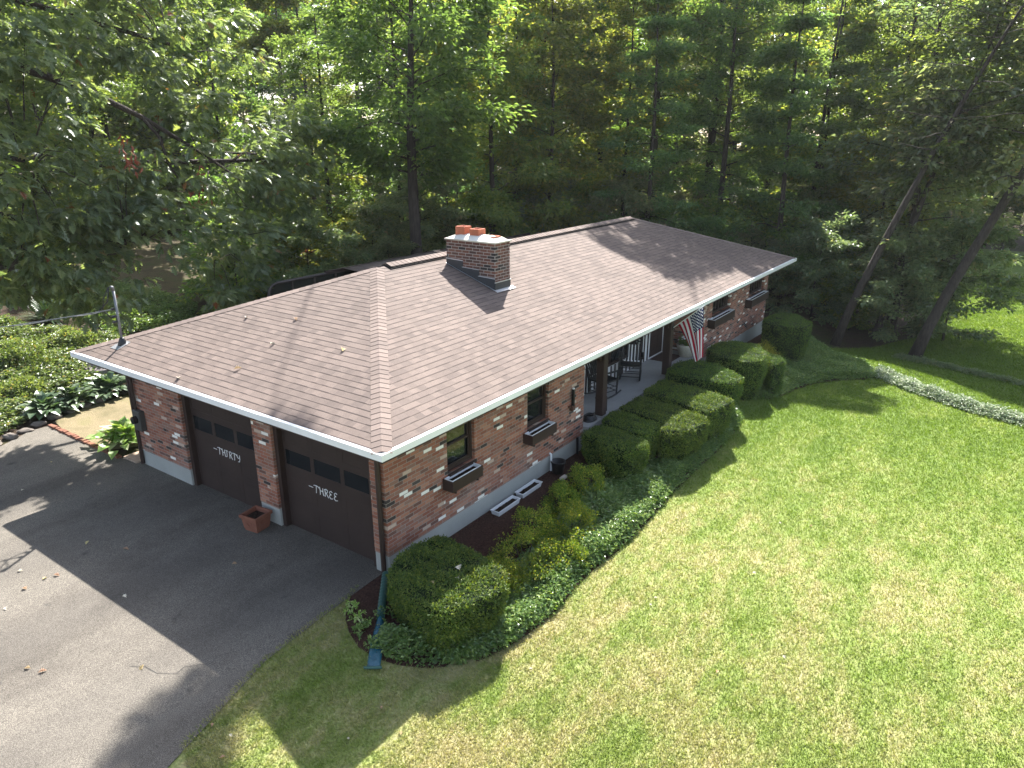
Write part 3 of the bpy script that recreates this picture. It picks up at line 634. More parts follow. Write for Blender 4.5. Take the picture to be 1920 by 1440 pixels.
# electric meter, its conduit and the service mast on the roof
b = MB(); b.box(-.13, 0, 7.36, 7.66, .95, 1.42, bev=.015); mt = b.build('electric_meter', plain('meter_grey', (.05, .05, .048), .5, .4), house)
b = MB(); b.tube([(-.13, 7.51, 1.22), (-.22, 7.51, 1.22)], [.09, .085], 16); b.build('dial', M['glass'], mt)
b = MB(); b.tube([(-.06, 7.60, 1.42), (-.06, 7.60, ZT-.02)], .035, 8); b.build('conduit', M['brown'], mt)
MX, MY, MZ = -.12, 7.52, HE+SL*.553
b = MB(); b.tube([(MX, MY, MZ-.05), (MX, MY, MZ+1.15)], .027, 12); b.tube([(MX, MY, MZ+1.15), (MX-.01, MY, MZ+1.22), (MX-.05, MY-.02, MZ+1.24)], [.032, .036, .026], 12)
ms = b.build('service_mast', M['galv'], house, True)
b = MB(); b.lathe([(.10, 0), (.09, .05), (.05, .14), (.04, .16)], (MX, MY, MZ-.02), 14); b.build('boot', M['black'], ms, True)
b = MB(); b.add([(MX-.2, MY-.15, MZ-.2*SL+.012), (MX+.1, MY-.15, MZ+.1*SL+.012), (MX+.1, MY+.15, MZ+.1*SL+.012), (MX-.2, MY+.15, MZ-.2*SL+.012)], [(0, 1, 2, 3)]); b.build('flashing', M['alu'], ms)
b = MB()
for i, (dx, dy, dz) in enumerate(((-.09, .03, .78), (-.10, .05, .62), (-.08, .08, .50))): b.tube([(MX-.03, MY, MZ+dz), (MX+dx, MY+dy, MZ+dz-.02)], [.022, .03], 8)
b.tube([(MX-.08, MY, MZ+1.24), (MX-.2, MY+.06, MZ+1.0), (MX-.22, MY+.12, MZ+.75), (MX-.12, MY+.06, MZ+.6)], .012, 6); b.tube([(MX-.08, MY, MZ+1.24), (MX-.16, MY-.02, MZ+.95), (MX-.3, MY+.15, MZ+.74)], .012, 6)
b.build('insulator', M['black'], ms)
b = MB(); A = Vector((MX-.09, MY+.03, MZ+.76)); B = Vector((-9, 10.6, 4.0)); pts = []
for i in range(25):
    t = i/24; p = A.lerp(B, t); p.z -= .9*4*t*(1-t)*.25; pts.append(p)
b.tube(pts, .009, 6); q = [p+Vector((0, .02, -.035*math.sin(i*1.3)**2)) for i, p in enumerate(pts)]; b.tube(q, .006, 5)
tag(b.build('overhead_wire', M['galv']), 'twisted grey service cable running off left from the mast on the roof', 'cable')
# downspouts, drains
b = MB(); x0, y0 = -.06, .085; b.tube([(-.5, -.55, HE-.1), (-.5, -.5, HE-.2), (x0, y0-.0, ZT-.35), (x0, y0, ZT-.5), (x0, y0, .1), (x0-.05, y0-.1, .03)], .045, 8)
ds = b.build('downspout', M['brown'], house)
b = MB(); b.tube([(-.03, 7.76, ZT-.03), (-.03, 7.76, .06)], .045, 8); b.build('downspout', M['brown'], house)
b = MB(); b.tube([(6.22, -.02, HB+.03), (6.22, -.03, -.15)], .03, 8); b.build('drain_pipe', M['black'], house)
b = MB(); b.tube([(5.02, -.01, .46), (5.02, -.045, .45), (5.02, -.05, .40), (5.02, -.05, .05)], .022, 8); b.build('drain_pipe', M['plastic'], house)
# sun room behind the house: curved dark glazing along the rear, shingled strip roof
b = MB(); pr = [(1.30, 2.2)] ; X0, X1, YB = 5.45, 19.0, 10.0
prof = [(YB-.9, 3.02), (YB, 3.06)]
fr = MB(); 
fr.tube([(X0, YB, 0), (X0, YB, 2.72), (X0+.05, YB, 2.9), (X0+.16, YB, 3.0), (X0+.34, YB, 3.04)] , .045, 6); fr.tube([(X0+.3, YB, 3.04), (X1, YB, 3.07)], .05, 6)
x = X0+.85
while x < X1: fr.box(x-.03, x+.03, YB-.04, YB+.04, 0, 3.02); x += .85
fr.box(X0, X1, YB-.03, YB+.03, 1.2, 1.28)
sr = fr.build('sun_room', plain('bronze_frame', (.055, .042, .034), .5, .4), house)
gl = MB(); gl.box(X0+.03, X1, YB+.002, YB+.012, 0, 2.9); gl.box(X0+.2, X1, YB+.002, YB+.012, 2.9, 3.02)
gg = G('smoked_screen', .7, .2); gg.setc((.022, .022, .015)); gl.build('glazing', gg.m, sr)
b = MB(); b.box(7.6, X1, YB-.06, YB+.05, 3.04, 3.13); b.build('edge_board', M['brown'], sr)
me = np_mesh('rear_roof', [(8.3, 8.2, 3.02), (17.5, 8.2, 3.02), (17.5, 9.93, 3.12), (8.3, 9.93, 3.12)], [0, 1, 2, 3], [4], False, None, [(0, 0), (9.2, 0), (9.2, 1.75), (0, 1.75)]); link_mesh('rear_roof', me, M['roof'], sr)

# ------------------------------------------------------------------ things on and around the porch
def rocking_chair(name, label, loc, rz, cushion):
    r = tag(empty(name, loc, rz), label, 'rocking chair', 'black rocking chairs on the porch')      # faces +x
    mk = lambda n: None
    b = MB()
    for s in (-1, 1):
        b2 = MB(); b2.tube([(.43*math.cos(t)*1.0-.03, s*.25, .035+.10*(abs(math.sin(t*1.0))*0+((math.cos(t))**2))) for t in np.linspace(0, PI, 11)], .02, 6); b2.build('rocker', M['black'], r)
        b2 = MB(); b2.tube([(.24, s*.25, .08), (.25, s*.26, .40), (.235, s*.265, .64)], [.02, .024, .018], 8); b2.build('leg', M['black'], r)
        b2 = MB(); b2.tube([(-.2, s*.25, .08), (-.21, s*.25, .42), (-.30, s*.25, .75), (-.46, s*.25, 1.16)], [.02, .024, .02, .017], 8); b2.build('back_post', M['black'], r)
        b2 = MB(); b2.box(-.29, .30, s*.275-.035, s*.275+.035, .64, .662, bev=.008); b2.build('armrest', M['black'], r)
    b2 = MB()
    for z in (.16, .25): b2.tube([(.245, -.25, z), (.245, .25, z)], .011, 6); b2.tube([(-.205, -.25, z), (-.205, .25, z)], .011, 6)
    for s in (-1, 1):
        for z in (.18, .28): b2.tube([(.245, s*.25, z), (-.205, s*.25, z+.0)], .011, 6)
    b2.build('stretcher', M['black'], r)
    b2 = MB(); Mx = Matrix.Translation((0.02, 0, .42)) @ Matrix.Rotation(math.radians(4), 4, 'Y').inverted()
    b2.box(-.24, .25, -.27, .27, -.02, .02, Mx, bev=.01); b2.build('seat', M['black'], r)
    for k in range(6):
        y = -.19+.076*k; b2 = MB(); b2.add([(-.215-.0, y-.022, .46), (-.215, y+.022, .46), (-.44, y+.022, 1.06), (-.44, y-.022, 1.06), (-.23, y-.022, .455), (-.23, y+.022, .455), (-.455, y+.022, 1.055), (-.455, y-.022, 1.055)],
            [(0, 1, 2, 3), (7, 6, 5, 4), (0, 4, 5, 1), (2, 6, 7, 3), (0, 3, 7, 4), (1, 5, 6, 2)]); b2.build('slat', M['black'], r)
    b2 = MB(); Mx = Matrix.Translation((-.455, 0, 1.10)) @ Matrix.Rotation(math.radians(-21), 4, 'Y'); b2.box(-.012, .012, -.26, .26, -.07, .08, Mx, bev=.006); b2.build('headrest', M['black'], r)
    r.scale = (1.1, 1.1, 1.13)
    if cushion:
        b2 = MB(); Mx = Matrix.Translation((-.375, 0, .985)) @ Matrix.Rotation(math.radians(-21), 4, 'Y'); b2.box(-.03, .03, -.225, .225, -.16, .17, Mx, bev=.028)
        g = G('floral_cloth', .9, .2); v = g.obj(); vo = g.n('ShaderNodeTexVoronoi'); vo.inputs['Scale'].default_value = 13; g.l(v, vo.inputs['Vector'])
        g.col(g.ramp(vo.outputs['Distance'], [(.2, (.30, .31, .30)), (.34, (.10, .105, .10)), (.5, (.02, .02, .022))])); b2.build('pillow', g.m, r)
    return r
rocking_chair('rocking_chair', 'black slatted rocking chair half hidden by the porch post, facing the door', (8.62, .66, PF), math.radians(-16), False)
rocking_chair('rocking_chair', 'black rocking chair with a floral pillow on its back, beside the striped siding', (10.28, .66, PF), math.radians(203), True)
b = MB(); b.box(12.42, 13.35, .40, 1.05, PF+.001, PF+.022, bev=.008); tag(b.build('door_mat', M['mat']), 'dark brown mat lying before the front door', 'door mat')
b = MB()
for k in range(7):
    b.tube([(6.98+(.20-.012*k)*math.cos(a)*1.1, .10+(.17-.01*k)*math.sin(a), PF+.02+.016*k+.008*math.sin(3*a+k)) for a in np.linspace(0, 2*PI, 25)], .013, 6)
b.tube([(7.15, .16, PF+.03), (7.35, .2, PF+.03), (7.5, .05, PF+.05), (7.49, -.09, PF+.12), (7.46, -.1, PF+.5)], .012, 6)
tag(b.build('garden_hose', M['black']), 'black garden hose coiled on the porch corner at the foot of the post', 'hose')
# cream planter with white flowers
u = tag(empty('flower_planter', (13.42, .30, PF)), 'round cream planter with white flowers between porch post and flag', 'planter')
b = MB(); b.lathe([(.19, 0), (.22, .02), (.29, .30), (.315, .36), (.30, .40), (.285, .40), (.27, .33), (.0, .32)], (0, 0, 0), 24); b.build('pot', M['urn'], u, True)

# ---- leaf clouds
def T_ell(fold=.18): return np.array([(0, 0, 0), (.5, -.5, fold), (1, 0, -.05), (.5, .5, fold)]), [(0, 1, 2), (0, 2, 3)]
T_LEAF = T_ell()
def T_oak():
    half = [(0, .03), (.18, .05), (.26, .28), (.36, .10), (.46, .42), (.55, .12), (.66, .36), (.78, .08), (.88, .16), (1, 0)]
    v = [(x, 0, 0) for x in (0, .36, .55, .78, 1)]; f = []
    vs = [(0, 0, 0), (1, 0, -.12)]
    for sgn in (1, -1): vs += [(x, sgn*y, abs(y)*.35-.12*x*x) for x, y in half[:-1]]
    a = [0]+list(range(2, 11))+[1]; c = [1]+list(range(19, 10, -1))+[0]
    return np.array(vs), [tuple(reversed(a)), tuple(reversed(c))]
T_OAK = T_oak()
T_HOSTA = (np.array([(0, 0, 0), (.25, -.28, .12), (.25, 0, .05), (.25, .28, .12), (.62, -.3, .10), (.62, 0, .02), (.62, .3, .10), (1, 0, -.22)]), [(0, 1, 2), (0, 2, 3), (1, 4, 5, 2), (2, 5, 6, 3), (4, 7, 5), (5, 7, 6)])
def unit(a): return a/np.maximum(np.linalg.norm(a, axis=1, keepdims=True), 1e-9)
def leaf_verts(P, Fw, N, size, tpl, width=.55):
    tv, tf = tpl; Fw = unit(Fw); Sd = unit(np.cross(N, Fw)); N2 = np.cross(Fw, Sd)
    s = size[:, None, None]; v = P[:, None, :]+s*(tv[None, :, 0:1]*Fw[:, None]+tv[None, :, 1:2]*width*Sd[:, None]+tv[None, :, 2:3]*N2[:, None])
    k = len(tv); n = len(P); fl = np.array([i for f in tf for i in f]); fs = np.array([len(f) for f in tf])
    loops = (fl[None]+k*np.arange(n)[:, None]).ravel(); sizes = np.tile(fs, n)
    return v.reshape(-1, 3), loops, sizes
def leaf_mesh(name, *parts):
    V = []; L = []; Z_ = []; n = 0
    for v, l, s in parts: V.append(v); L.append(l+n); Z_.append(s); n += len(v)
    return np_mesh(name, np.concatenate(V), np.concatenate(L), np.concatenate(Z_))
def rnd(n, sc=1.0): return RNG.normal(0, sc, (n, 3))

def soft_corners(poly, d):
    out = []; n = len(poly)
    for i in range(n):
        p, a, b_ = np.array(poly[i]), np.array(poly[i-1]), np.array(poly[(i+1) % n]); la, lb = np.linalg.norm(a-p), np.linalg.norm(b_-p); k = min(d, .45*la, .45*lb)
        A, B = p+(a-p)/la*k, p+(b_-p)/lb*k
        for t in (0, .25, .5, .75, 1): out.append(tuple((1-t)**2*A+2*t*(1-t)*p+t*t*B))
    return out
# ---- clipped hedges: a soft box of dense sprays over a dark inner body
def hedge(name, label, poly, z0, z1, taper=.82, round_=.08, n=26000, top_round=.0, group='clipped hedges along the front bed'):
    P = np.array(soft_corners(poly, .16)); c = P.mean(0); r = tag(empty(name, (c[0], c[1], z0)), label, 'hedge', group)
    Q = P-c; k = len(Q); H = z1-z0
    def ring(s, z): return [(x*s, y*s, z) for x, y in Q]
    prof = [(taper*.92, 0), (taper, H*.25), (.985, H*.62), (1.0, H-round_*.55), (.998, H-round_*.22), (.965, H-.01)]
    b = MB(); V = []
    for s, z in prof: V += ring(s*.985-.015, z-.03)
    V += ring(.6, H-.005+top_round); V.append((0, 0, H+top_round*1.3)); nr = len(prof)+1
    F = [(i*k+j, i*k+(j+1) % k, (i+1)*k+(j+1) % k, (i+1)*k+j) for i in range(nr-1) for j in range(k)]+[((nr-1)*k+j, (nr-1)*k+(j+1) % k, nr*k) for j in range(k)]
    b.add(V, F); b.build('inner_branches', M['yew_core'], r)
    # sample sprays on the surface
    tri = []; 
    for f in F:
        a = [np.array(V[i]) for i in f]
        tri.append((a[0], a[1], a[2]))
        if len(f) == 4: tri.append((a[0], a[2], a[3]))
    T = np.array(tri); nn = np.cross(T[:, 1]-T[:, 0], T[:, 2]-T[:, 0]); ar = np.linalg.norm(nn, axis=1); nn = unit(nn)
    idx = RNG.choice(len(T), n, p=ar/ar.sum()); u = RNG.random((n, 2)); fl = u.sum(1) > 1; u[fl] = 1-u[fl]
    p = T[idx, 0]+u[:, :1]*(T[idx, 1]-T[idx, 0])+u[:, 1:]*(T[idx, 2]-T[idx, 0]); N = nn[idx]
    wob = (np.sin(p[:, 0]*7+p[:, 1]*5)+np.sin(p[:, 1]*9-p[:, 2]*6+2)+np.sin(p[:, 0]*17+p[:, 2]*13))[:, None]*.013
    p = p+N*(wob+RNG.uniform(-.045, .012, (n, 1))-.0)
    fw = N*.28+rnd(n, .7)
    leaf = leaf_verts(p, fw, N+rnd(n, .38), RNG.uniform(.03, .065, n), T_LEAF, .42)
    k = RNG.choice(n, n//28, replace=False); ps = np.repeat(p[k], 5, 0)+np.repeat(N[k], 5, 0)*np.tile(np.linspace(.0, .07, 5), len(k))[:, None]*np.repeat(RNG.uniform(.3, 1.2, len(k)), 5)[:, None]
    shoots = leaf_verts(ps, np.repeat(N[k], 5, 0)*.8+rnd(len(ps), .6), rnd(len(ps)), RNG.uniform(.025, .05, len(ps)), T_LEAF, .4)
    link_mesh('foliage', leaf_mesh('foliage', leaf, shoots), M['yew'], r); return r
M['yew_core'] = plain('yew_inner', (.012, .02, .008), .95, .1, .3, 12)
BZ = -.25
hedge('yew_hedge', 'large rounded box hedge at the near corner by the garage downspout', [(-.33, -.40), (.32, -.33), (.83, -.50), (.54, -2.10), (.10, -2.32), (-.92, -1.98), (-.95, -1.70), (-.75, -.7)], BZ, .66, .86, n=38000)
hedge('yew_hedge', 'nearest block of the hedge row by the porch, left of the grooves', [(5.85, -.31), (6.66, -.35), (6.32, -1.74), (6.10, -1.85), (5.55, -1.60), (5.57, -1.38)], BZ, .74)
hedge('yew_hedge', 'narrow block second in the porch hedge row with a short front', [(6.78, -.32), (7.66, -.22), (7.36, -1.60), (7.0, -1.68), (6.54, -1.50)], BZ, .76, n=20000)
hedge('yew_hedge', 'third hedge block before the porch with the sunlit front step', [(7.78, -.24), (8.92, -.29), (8.62, -1.57), (8.46, -2.32), (8.19, -2.42), (7.28, -2.29), (6.92, -1.76), (7.48, -1.62)], BZ, .78, n=30000)
hedge('yew_hedge', 'long hedge block with a square sunlit end beside the bare gap', [(9.06, -.28), (10.32, -.28), (9.93, -2.35), (9.69, -2.53), (8.53, -2.25), (8.75, -1.57)], BZ, .84, n=30000)
hedge('yew_hedge', 'flat topped rounded hedge standing alone under the flag', [(10.75, -.22), (11.6, -.2), (12.1, -.45), (11.93, -1.36), (11.2, -2.28), (10.53, -2.22), (10.37, -1.42), (10.33, -.41)], BZ, 1.0, .84, n=28000)
hedge('yew_hedge', 'oval hedge under the third window with pale sunlit top', [(13.34, -.35), (14.33, -.37), (14.79, -.85), (14.64, -1.56), (13.81, -2.15), (13.07, -2.2), (12.63, -1.83), (12.72, -.9)], -.35, 1.0, .82, n=28000)
hedge('yew_hedge', 'low spreading shrub tucked behind the oval hedge at its right', [(14.85, -1.55), (14.85, -2.23), (14.25, -2.5), (13.75, -2.3), (14.3, -1.95)], -.4, .72, .85, n=12000)
hedge('yew_hedge', 'dark round hedge at the far end of the house', [(18.04, -.6), (19.3, -.72), (19.69, -1.28), (18.5, -2.22), (17.67, -2.18), (17.39, -1.59), (17.57, -.9)], -.5, 1.0, .84, n=22000)

# ---- loose shrubs
def shrub(name, label, loc, rx, ry, h, mat, n=3500, leaf=.045, clumps=38, group=None, cat='shrub', tpl=T_LEAF, width=.5, stems=True, base=.12):
    r = tag(empty(name, loc), label, cat, group)
    C = []; 
    for i in range(clumps):
        th = RNG.uniform(0, 2*PI); ph = math.acos(RNG.uniform(-.1, 1)); q = RNG.uniform(.62, 1.0)
        C.append((rx*q*math.sin(ph)*math.cos(th), ry*q*math.sin(ph)*math.sin(th), base*h+(1-base)*h*max(.05, q*math.cos(ph))))
    C = np.array(C); rad = np.array([.17, .17, .12])*max(rx, ry)/.6*.9
    ci = RNG.integers(0, clumps, n); off = unit(rnd(n))*RNG.random((n, 1))**.45
    p = C[ci]+off*rad; N = unit(off*.7+np.array([0, 0, .9])+rnd(n, .35)); fw = off+rnd(n, .6); fw[:, 2] += .1
    p[:, 2] = np.maximum(p[:, 2], .015)
    me = leaf_mesh('foliage', leaf_verts(p, fw, N, RNG.uniform(.7, 1.3, n)*leaf, tpl, width)); link_mesh('foliage', me, mat, r)
    if stems:
        b = MB()
        for i in range(0, clumps, 2): c = C[i]; b.tube([(c[0]*.1, c[1]*.1, 0), (c[0]*.55, c[1]*.55, c[2]*.5), tuple(c)], [.014, .010, .004], 5)
        b.build('stem', M['bark'], r)
    return r
AZ = [((.95, -1.6), .45, .42, .72, 'small yellow green azalea beside the near corner hedge'), ((1.75, -1.55), .66, .55, .82, 'broad azalea with dark lower leaves left of the white trough'), ((2.45, -1.95), .55, .42, .66, 'brightest yellow azalea at the front of the clump'),
      ((2.65, -1.15), .52, .42, .78, 'upright olive azalea nearest the white troughs'), ((3.35, -1.6), .52, .45, .72, 'yellow green azalea behind the brightest one'), ((3.9, -1.0), .42, .36, .62, 'dark green azalea between trough and bucket'),
      ((4.75, -1.05), .50, .42, .75, 'azalea standing before the black bucket'), ((16.0, -1.5), .6, .5, .85, 'yellow green azalea between the two far hedges'), ((16.75, -1.2), .5, .48, .85, 'taller azalea left of the far round hedge')]
for (x, y), rx, ry, h, lab in AZ: shrub('azalea_shrub', lab, (x, y, tz(x, y)+.02), rx, ry, h, M['azalea'], 3600, .042, 44, 'azaleas in the front bed', 'shrub')
f_ = shrub('planter_flowers', 'x', (0, 0, .33), .26, .26, .34, M['dark_leaf'], 700, .06, 22)
for c in list(f_.children):
    c.parent = u; c.location = (0, 0, .33); c.name = 'foliage' if 'fol' in c.name else 'stem'
bpy.data.objects.remove(f_)
b = MB()
for i in range(16):
    a = RNG.uniform(0, 2*PI); q = RNG.uniform(.05, .25); b.lathe([(.0, -.02), (.035, 0), (.02, .025), (0, .03)], (q*math.cos(a), q*math.sin(a), .60+RNG.uniform(-.12, .06)), 7)
b.build('blossom', M['white'], u)

# ---- ground covers: rosettes of leaves
def cover(name, label, poly, density, h, mat, leaf=.055, rosette=6, zbase=None, excl=(), edge=.25, tpl=T_LEAF, width=.55, lift=.0, up=.5):
    P = np.array(poly); x0, y0 = P.min(0); x1, y1 = P.max(0); n = int((x1-x0)*(y1-y0)*density); q = RNG.random((n, 2))*(x1-x0, y1-y0)+(x0, y0)
    k = in_poly(q[:, 0], q[:, 1], poly)
    for e in excl: k &= ~in_poly(q[:, 0], q[:, 1], e)
    q = q[k]; n = len(q)
    d = np.full(n, 9.0)
    for i in range(len(P)):
        a, b_ = P[i], P[(i+1) % len(P)]; t = np.clip(((q-a)@(b_-a))/max(1e-9, (b_-a)@(b_-a)), 0, 1); d = np.minimum(d, np.linalg.norm(q-(a+t[:, None]*(b_-a)), axis=1))
    bump = .75+.25*np.sin(q[:, 0]*3.1+q[:, 1]*2.3)*np.sin(q[:, 1]*4.1-q[:, 0]*1.7)+RNG.normal(0, .13, n)
    hz = h*np.clip(d/edge, .25, 1)**.6*np.clip(bump, .3, 1.4)
    z = terr(q[:, 0], q[:, 1])+.02+hz+lift; C = np.c_[q, z]
    ti = np.repeat(np.arange(n), rosette); th = RNG.uniform(0, 2*PI, len(ti)); fw = np.c_[np.cos(th), np.sin(th), RNG.uniform(-.35, .45, len(ti))]
    p = C[ti]+fw*.012+rnd(len(ti), .012); p[:, 2] -= RNG.random(len(ti))**2*h*.5
    N = np.c_[-fw[:, 0]*.3, -fw[:, 1]*.3, np.full(len(ti), 1.0)]*up*2+rnd(len(ti), .3)
    me = leaf_mesh(name, leaf_verts(p, fw, N, RNG.uniform(.7, 1.25, len(ti))*leaf, tpl, width)); o = link_mesh(name, me, mat); tag(o, label, None, None, 'stuff'); return o
HP = [(-.98, -2.2), (.85, -2.2), (.85, -.3), (-.98, -.3)]
cover('ground_cover', 'glossy green ground cover along the lawn edge of the front bed', [(-1.42, -1.0), (-1.2, -1.55), (-.63, -2.15), (0, -2.42), (1.1, -2.57), (2.2, -2.42), (3.9, -2.55), (6.85, -2.40), (9.5, -2.44), (11.4, -2.27), (12.1, -1.9), (12.3, -1.5), (12.1, -1.2), (11.3, -1.8), (10.2, -2.0), (9.9, -2.1), (8.5, -1.9), (7, -1.5), (6.3, -1.5), (5.5, -1.1), (4.6, -1.0), (3.0, -1.3), (1.4, -1.4), (.7, -1.4), (.0, -1.7), (-.7, -1.3), (-1.0, -.75)], 820, .30, M['pachy'], .066, 6, edge=.15)
cover('ground_cover', 'dense dark green ground cover spreading beyond the far hedges', [(13.05, -1.75), (13.9, -2.42), (15.8, -2.68), (17.1, -3.26), (18.35, -4.45), (19.3, -4.25), (20.3, -3.35), (21.2, -2.4), (22.2, -1.5), (21.5, -.3), (19.4, -.6), (17, -.7), (15, -.8), (13.0, -1.0)], 600, .3, M['pachy'], .075, 6, edge=.18)
cover('flower_edging', 'white variegated edging plants in a strip across the lawn', smooth_poly([(18.45, -4.35), (19.2, -4.1), (19.6, -4.5), (17.3, -7.0), (16.35, -9.2), (15.5, -12), (14.8, -12), (15.6, -9.0), (16.5, -6.7)], 1), 430, .27, M['varieg'], .07, 6)
cover('ground_cover', 'pale green edging plants along the shaded far lawn', smooth_poly([(22.4, -4.3), (23.1, -4.4), (22.5, -6.1), (21.7, -7.6), (20.9, -9.6), (20.4, -9.5), (21.1, -7.5), (21.9, -6.0)], 1), 330, .22, M['pale_leaf'], .07, 6)
# small clumps in the mulch by the drain sleeve
for i, (x, y, s) in enumerate([(-1.02, -.12, .12), (-1.28, -.62, .13), (-1.12, -.42, .15), (-.85, -.62, .17), (-1.36, -1.0, .17)]):
    shrub('bedding_plant', 'small green plant sprouting in bare mulch beside the drain sleeve', (x, y, tz(x, y)+.02), s, s, s*1.1, M['hosta'] if i in (0, 2) else M['pachy'], 90, .06, 12, 'seedlings in the mulch', 'plant', stems=False)

# ---- grass blades on the lawn
def grass():
    n = 1500000; a = RNG.uniform(YAW-math.radians(58), YAW+math.radians(30), n); r0_, r1_ = 5.0, 56.0; e_ = .62      # thins out with distance, all round the lawn
    r = (r0_**e_+RNG.random(n)*(r1_**e_-r0_**e_))**(1/e_); q = np.c_[CAM.x+r*np.cos(a), CAM.y+r*np.sin(a)]
    k = in_poly(q[:, 0], q[:, 1], LAWN) & ~in_poly(q[:, 0], q[:, 1], BED); q = q[k]; n = len(q)
    far = np.clip(np.hypot(q[:, 0]-CAM.x, q[:, 1]-CAM.y)/13, 1, 3.2)
    z = terr(q[:, 0], q[:, 1])+.012; th = RNG.uniform(0, 2*PI, n); L = RNG.uniform(.025, .06, n)*far**.55; w = RNG.uniform(.004, .008, n)*far
    lean = RNG.normal(0, .75, (n, 2))+np.array([-.25, .3]); A = np.c_[q, z]; sd = np.c_[np.cos(th), np.sin(th), np.zeros(n)]*w[:, None]
    tip = A+np.c_[lean*L[:, None]*.9, L]; V = np.stack([A-sd, A+sd, tip], 1).reshape(-1, 3)
    me = np_mesh('lawn_grass', V, np.arange(3*n), np.full(n, 3)); tag(link_mesh('lawn_grass', me, M['blade']), 'short grass blades of the lawn', None, None, 'stuff')
def tufts():
    n = 110; c = np.c_[RNG.uniform(-4.5, 13, n), RNG.uniform(-9.5, -2.5, n)]; c = c[in_poly(c[:, 0], c[:, 1], LAWN) & ~in_poly(c[:, 0], c[:, 1], BED)]
    k = RNG.integers(25, 90, len(c)); ci = np.repeat(np.arange(len(c)), k); m = len(ci); q = c[ci]+RNG.normal(0, .10, (m, 2)); z = terr(q[:, 0], q[:, 1])+.01
    th = RNG.uniform(0, 2*PI, m); L = RNG.uniform(.03, .06, m); w = RNG.uniform(.004, .008, m); A = np.c_[q, z]; sd = np.c_[np.cos(th), np.sin(th), np.zeros(m)]*w[:, None]; tip = A+np.c_[RNG.normal(0, .6, (m, 2))*L[:, None], L]
    V = np.stack([A-sd, A+sd, tip], 1).reshape(-1, 3); tag(link_mesh('lawn_weeds', np_mesh('lawn_weeds', V, np.arange(3*m), np.full(m, 3)), M['tuft']), 'coarser green tufts and weeds in the lawn', None, None, 'stuff')
M['tuft'] = leaf_mat('tuft_blade', [(0, (.10, .17, .03)), (.7, (.14, .21, .045)), (1, (.2, .24, .07))], .4, (1.5, 1.5, .6), .6, .3, .0)
grass(); tufts()

# ---- small things
def trough(x0, x1, y0, y1, z, label):
    r = tag(empty('planter_trough', ((x0+x1)/2, (y0+y1)/2, z)), label, 'planter', 'white troughs against the foundation'); w, d, h = (x1-x0)/2, (y1-y0)/2, .17
    def rect(sx, sy, zz): return [(-sx, -sy, zz), (sx, -sy, zz), (sx, sy, zz), (-sx, sy, zz)]
    V = rect(w-.05, d-.035, 0)+rect(w-.012, d-.012, h-.015)+rect(w, d, h-.015)+rect(w, d, h)+rect(w-.02, d-.02, h)+rect(w-.05, d-.04, .03)
    F = [(3, 2, 1, 0)]+[(a*4+k, a*4+(k+1) % 4, (a+1)*4+(k+1) % 4, (a+1)*4+k) for a in range(5) for k in range(4)]+[(20, 21, 22, 23)]
    b = MB(); b.add(V, F); b.build('tub', M['plastic'], r)
    s = soil_strip(-w+.03, w-.03, -d+.03, d-.03, h-.055, r, .04); s.name = 'soil'; return r
trough(2.72, 3.48, -.30, -.08, tz(3, 0)-.06, 'white plastic trough of dry soil, the nearer of two by the wall')
trough(3.62, 4.36, -.26, -.04, tz(4, 0)-.06, 'white plastic trough of dry soil, the farther one toward the bucket')
r = tag(empty('bucket', (5.08, -.20, tz(5, -.2)+.04)), 'black plastic bucket under the white drain pipe', 'bucket')
b = MB(); b.lathe([(.12, 0), (.155, .25), (.17, .25), (.17, .28), (.15, .28), (.14, .18), (0, .17)], (0, 0, 0), 20); b.build('tub', M['black'], r, True)
b = MB(); b.tube([(.165*math.cos(a), .165*math.sin(a), .265-.02*abs(math.sin(a))) for a in np.linspace(0, PI, 13)], .006, 5); b.build('handle', M['galv'], r)
b = MB(); b.box(4.86, 5.06, -.46, -.37, tz(5, -.4)+.01, tz(5, -.4)+.075, bev=.01); tag(b.build('brick_block', M['paver']), 'pale loose paver lying before the black bucket', 'paver')
r = tag(empty('terracotta_planter', (-.30, 3.22, .03), math.radians(8)), 'square terracotta planter standing before the brick pillar between garage doors', 'planter')
b = MB(); q = .2
V = []
for s_, z in ((.155, 0), (.155, .04), (.165, .04), (.19, .27), (.215, .27), (.215, .33), (.185, .33), (.17, .24)): V += [(-s_, -s_, z), (s_, -s_, z), (s_, s_, z), (-s_, s_, z)]
b.add(V, [(3, 2, 1, 0)]+[(a*4+k, a*4+(k+1) % 4, (a+1)*4+(k+1) % 4, (a+1)*4+k) for a in range(7) for k in range(4)]+[(28, 29, 30, 31)]); pt = b.build('pot', M['terra'], r)
b = MB(); b.tube([(-.186, .0+.05*math.cos(a), .17+.05*math.sin(a)) for a in np.linspace(0, 2*PI, 17)], .008, 5); b.tube([(.05*math.cos(a), -.186, .17+.05*math.sin(a)) for a in np.linspace(0, 2*PI, 17)], .008, 5); b.build('medallion', M['terra'], pt)
soil_strip(-.168, .168, -.168, .168, .25, r, .03)
r = tag(empty('pot_saucer', (-.30, 3.22, .028)), 'x', 'x'); bpy.data.objects.remove(r)
